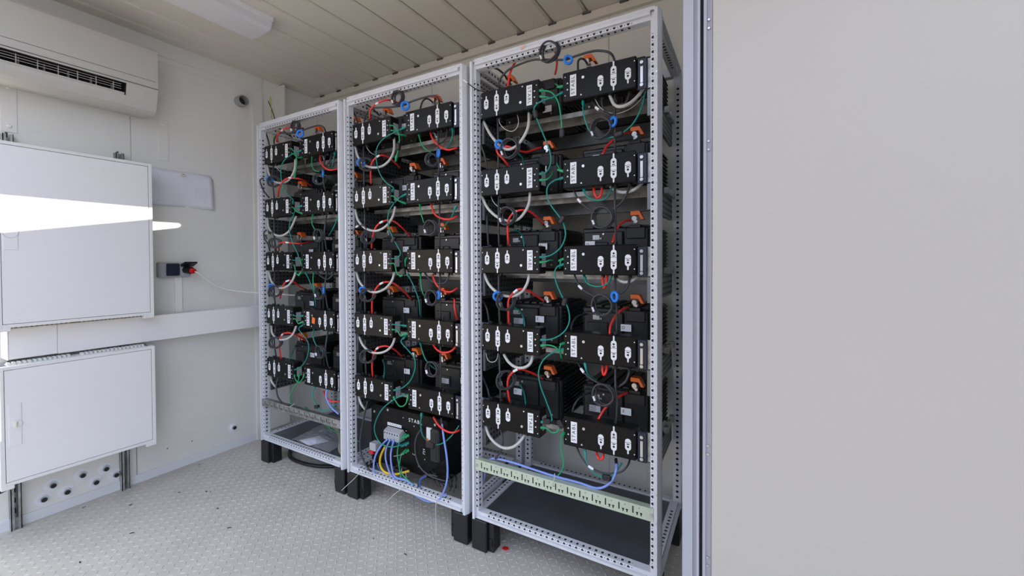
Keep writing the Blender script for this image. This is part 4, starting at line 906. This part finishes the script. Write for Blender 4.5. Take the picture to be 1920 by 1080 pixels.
# paper drawing with round pin
n = 16; V = []; zt, zb = 1.700, 1.480
for i in range(n):
    for j in range(9):
        y = -.45+i*(.362/(n-1)); z = zt-(zt-zb)*j/8
        if i == n-1 and j == 0: y -= .012; z -= .004
        c = .008*math.sin(i*.5)*((j/8))+.004+.008*(j/8)*(max(0, i-8)/7)**2
        V.append((WX+.003+c, y, z))
ps = empty('paper_sheet'); tag(ps, 'white plan sheet pinned to the left wall beside the upper cabinet', 'paper')
g = MB().add(V, [(i*9+j, i*9+j+1, (i+1)*9+j+1, (i+1)*9+j) for i in range(n-1) for j in range(8)])
o = g.build('sheet', PAPER, ps, smooth=True); o.modifiers.new('s', 'SOLIDIFY').thickness = .0006
dl = MB()
def ln(y0, z0, y1, z1):
    dl.box((WX+.020, min(y0, y1)-.0005, min(z0, z1)-.0005), (WX+.0205, max(y0, y1)+.0005, max(z0, z1)+.0005))
for a in ((-.19, .12, -.13, .12), (-.19, .075, -.13, .075), (-.19, .075, -.19, .12), (-.13, .075, -.13, .12), (-.175, .105, -.148, .105), (-.175, .09, -.148, .09), (-.17, .066, -.15, .066), (-.163, .058, -.158, .058), (-.14, .04, -.14, .06)): ln(a[0], 1.48+a[1], a[2], 1.48+a[3])
for k in range(9): ln(-.385+(k % 2)*.008, 1.50+k*.02, -.385+(k % 2)*.008, 1.51+k*.02)
dl.build('drawing', GREYP, ps)
o = MB().cyl((WX, -.256, 1.680), (WX+.022, -.256, 1.680), .011, 14).build('wall_pin', CREAM); tag(o, 'round cream pin holding the plan sheet', 'pin')
MB().box((WX+.022, -.262, 1.679), (WX+.0235, -.250, 1.6815)).build('slot', INK, o)

# blank plates with two caps
for y, z0, z1, lb in ((-.348, 1.75, 1.995, 'pale wall plate with two round caps above the plan sheet'), (-.948, 1.76, 2.003, 'pale wall plate with two round caps below the air conditioner')):
    o = MB().box((WX, y-.026, z0), (WX+.003, y+.026, z1), .001).build('wall_plate', WALL); tag(o, lb, 'plate', 'blank wall plates')
    for z in (z0+.028, z1-.03): MB().cyl((WX+.003, y, z), (WX+.009, y, z), .0095, 14, r2=.006).build('cap', CABFR, o)

# pipe stub
o = MB().ringdisc((WX, .088, 2.246), X, .036, .030, .055, 24).build('pipe_stub', GREYPL, smooth=False); tag(o, 'short grey pipe stub high on the left wall near the corner', 'pipe')
MB().cyl((WX+.002, .088, 2.246), (WX+.010, .088, 2.246), .030, 20).build('dark_bore', ACD, o)

# grommets
gw = ['upper row, first of three from the doorway', 'lower row, second of four from the doorway', 'upper row, second of three', 'lower row, third of four', 'upper row, nearest the steel channel', 'lower row, touching the steel channel', 'lowest left, first of four from the doorway']
for i, (y, z) in enumerate(((-.833, .010), (-.784, -.047), (-.726, .013), (-.675, -.048), (-.634, .007), (-.593, -.045), (-.865, -.045), (.016, .005))):
    r = empty('cable_grommet', (WX, y, z))
    if i < 7: tag(r, 'white cable grommet below the lower cabinet, '+gw[i], 'grommet', 'cable grommets in the left wall')
    else: tag(r, 'lone white cable grommet on the left wall beside the racks', 'grommet', 'cable grommets in the left wall')
    MB().cyl((0, 0, 0), (.002, 0, 0), .032, 24).cyl((.002, 0, 0), (.010, 0, 0), .019, 20, r2=.016).build('flange', WHITE, r)
    MB().cyl((.010, 0, 0), (.022, 0, 0), .0125, 16).build('sleeve', GREYPL, r)
    MB().cyl((.022, 0, 0), (.024, 0, 0), .0105, 16).build('plug', INK, r)
# strut channels
for y, lb in ((-.958, 'galvanized strut channel behind the cabinets, nearest the doorway'), (-.558, 'galvanized strut channel behind the cabinets, beside the grommets')):
    r = MB().box((WX, y-.017, FZ), (WX+.003, y+.017, 1.745)).box((WX, y-.017, FZ), (WX+.036, y-.014, 1.745)).box((WX, y+.014, FZ), (WX+.036, y+.017, 1.745)).box((WX+.033, y-.017, FZ), (WX+.036, y-.006, 1.745)).box((WX+.033, y+.006, FZ), (WX+.036, y+.017, 1.745)).build('strut_channel', GALV)
    tag(r, lb, 'channel', 'galvanized strut channels')
    h = MB()
    for k in range(38): h.box((WX+.003, y-.004, FZ+.02+k*.05), (WX+.0035, y+.004, FZ+.045+k*.05))
    tag(h.build('slot', INK, r), kind='stuff')
o = MB().tube([(-.27, -1.06, .08), (-.25, -1.01, .10), (-.24, -.975, .125), (-.24, -.965, .15)], .014, 10, 6).build('corrugated_hose', PLAST, smooth=True); tag(o, 'black hose entering the lower cabinet from below', 'hose')
o = MB().box((WX, -.4985, FZ+.05), (WX+.0015, -.4965, .10)).build('seam_strip', GREYPL); tag(o, 'thin grey seam strip on the left wall below the lower cabinet', 'strip')
for i, (y, z) in enumerate(((-.353, .004), (-.225, .001))):
    o = MB().cyl((WX, y, z), (WX+.001, y, z), .0035, 8).build('drill_hole', INK); tag(o, ('small dark drill hole in the left wall, nearer the lower cabinet', 'small dark drill hole in the left wall, nearer the racks')[i], 'hole', 'drill holes')

# ---------------------------------------------------------------- air conditioner
ac = empty('air_conditioner'); tag(ac, 'white split air conditioner high on the left wall with open louver', 'air conditioner')
O = [(WX, 2.315), (-.17, 2.318), (-.145, 2.312), (-.132, 2.295), (-.130, 2.27), (-.130, 2.10), (-.131, 2.092)]
Lw = [(-.141, 2.04), (-.150, 2.00), (-.165, 1.972), (-.19, 1.958), (-.24, 1.955), (WX, 1.972)]
MB().prism(O+Lw, (0, -.583, 0), X, Z, (0, .133, 0)).build('end_section', ACM, ac)
MB().prism(O+[(-.133, 2.080), (-.20, 2.085), (-.25, 2.05), (-.22, 2.0), (-.148, 2.020), (-.150, 2.00), (-.165, 1.972), (-.19, 1.958), (-.24, 1.955), (WX, 1.972)], (0, -1.30, 0), X, Z, (0, .717, 0)).build('housing', ACM, ac)
g = MB(); LP = [(-.1345, 2.0785), (-.20, 2.083), (-.248, 2.05), (-.219, 2.003), (-.1495, 2.0215)]
g.add([(x, y, z) for y in (-1.3, -.5835) for x, z in LP], [(i, i+1, i+6, i+5) for i in range(4)]+[(9, 8, 7, 6, 5)]); g.build('air_duct', ACD, ac)
MB().box((-.1302, -1.3, 2.128), (-.1294, -.462, 2.1295)).box((-.1312, -1.3, 2.089), (-.1294, -.45, 2.0915)).build('seam', ACD, ac)
v = MB()
for z in (2.072, 2.060, 2.048): v.cyl((-.150, -1.3, z), (-.150, -.60, z), .0012, 5)
for k in range(11): v.box((-.162, -1.29+k*.066, 2.025), (-.150, -1.2885+k*.066, 2.078))
v.build('guard_wire', ACM, ac)
v = MB()
for k in range(9): v.prism([(0, 0), (.03, 0), (.025, .05), (0, .05)], (-.19, -1.27+k*.08, 2.02), X, Z, (0, .0015, 0))
v.build('inner_vane', GREYPL, ac)
MB().prism([(-.150, 2.024), (-.141, 2.030), (-.140, 2.027), (-.148, 2.020)], (0, -1.3, 0), X, Z, (0, .71, 0)).build('louver_flap', ACM, ac)
MB().box((-.1375, -.505, 2.063), (-.1362, -.480, 2.0645)).box((-.139, -.505, 2.055), (-.1375, -.485, 2.0565)).build('mark', GREYP, ac)

# ---------------------------------------------------------------- ceiling lamp
la = empty('ceiling_lamp'); tag(la, 'long pale ceiling lamp with frosted cover, switched off', 'lamp')
MB().prism([(.235, 2.462), (.245, 2.41), (.265, 2.395), (.425, 2.395), (.447, 2.41), (.452, 2.462)], (0, -1.25, 0), X, Z, (0, 1.09, 0)).build('diffuser', LAMP, la)
MB().box((.230, -1.25, 2.440), (.462, -.150, 2.464), .002).build('base', LAMPE, la)
MB().prism([(.238, 2.44), (.250, 2.412), (.268, 2.398), (.422, 2.398), (.444, 2.412), (.450, 2.44)], (0, -.160, 0), X, Z, (0, .008, 0)).build('end_cap', LAMP, la)

# ---------------------------------------------------------------- niche wires
for i, (pts, m, l) in enumerate((([(-.30, .27, 2.33), (-.31, .285, 2.15), (-.30, .29, 2.0)], YGC, 'yellow-green wire hanging in the corner niche'), ([(-.31, .26, 2.30), (-.30, .30, 2.18), (-.31, .32, 2.0)], PLAST, 'black wire hanging in the corner niche'))):
    o = MB().tube(pts, .003, 6, 5).build('wire', m, smooth=True); tag(o, l, 'wire')

# ---------------------------------------------------------------- floor litter
deb = MB(); random.seed(5)
for x, y in ((-.105, -.607), (.1, -.348), (.332, -.399), (-.289, -.737), (-.285, -.219), (.125, -.34), (.194, -.698), (-.02, -.427), (.415, -.096), (1.217, -.166), (1.42, -.17), (.248, -.885), (.554, -.451), (.69, -.065)):
    a = random.uniform(0, 3.1); L = random.uniform(.004, .010); W_ = random.uniform(.0015, .003)
    deb.prism([(-L, -W_), (L, -W_*.6), (L*.8, W_), (-L*.7, W_*1.2)], (x, y, FZ+.0018), (math.cos(a), math.sin(a), 0), (-math.sin(a), math.cos(a), 0), (0, 0, .0012))
tag(deb.build('debris', INK), 'small dark crumbs scattered on the tread plate floor', 'litter', kind='stuff')
o = MB().prism([(-.014, -.007), (.004, -.010), (.015, .001), (.006, .010), (-.010, .006)], (1.782, .072, FZ+.002), X, Y, (0, 0, .005)).build('red_scrap', REDP); tag(o, 'small red scrap on the floor beside the nearest rack foot', 'scrap')
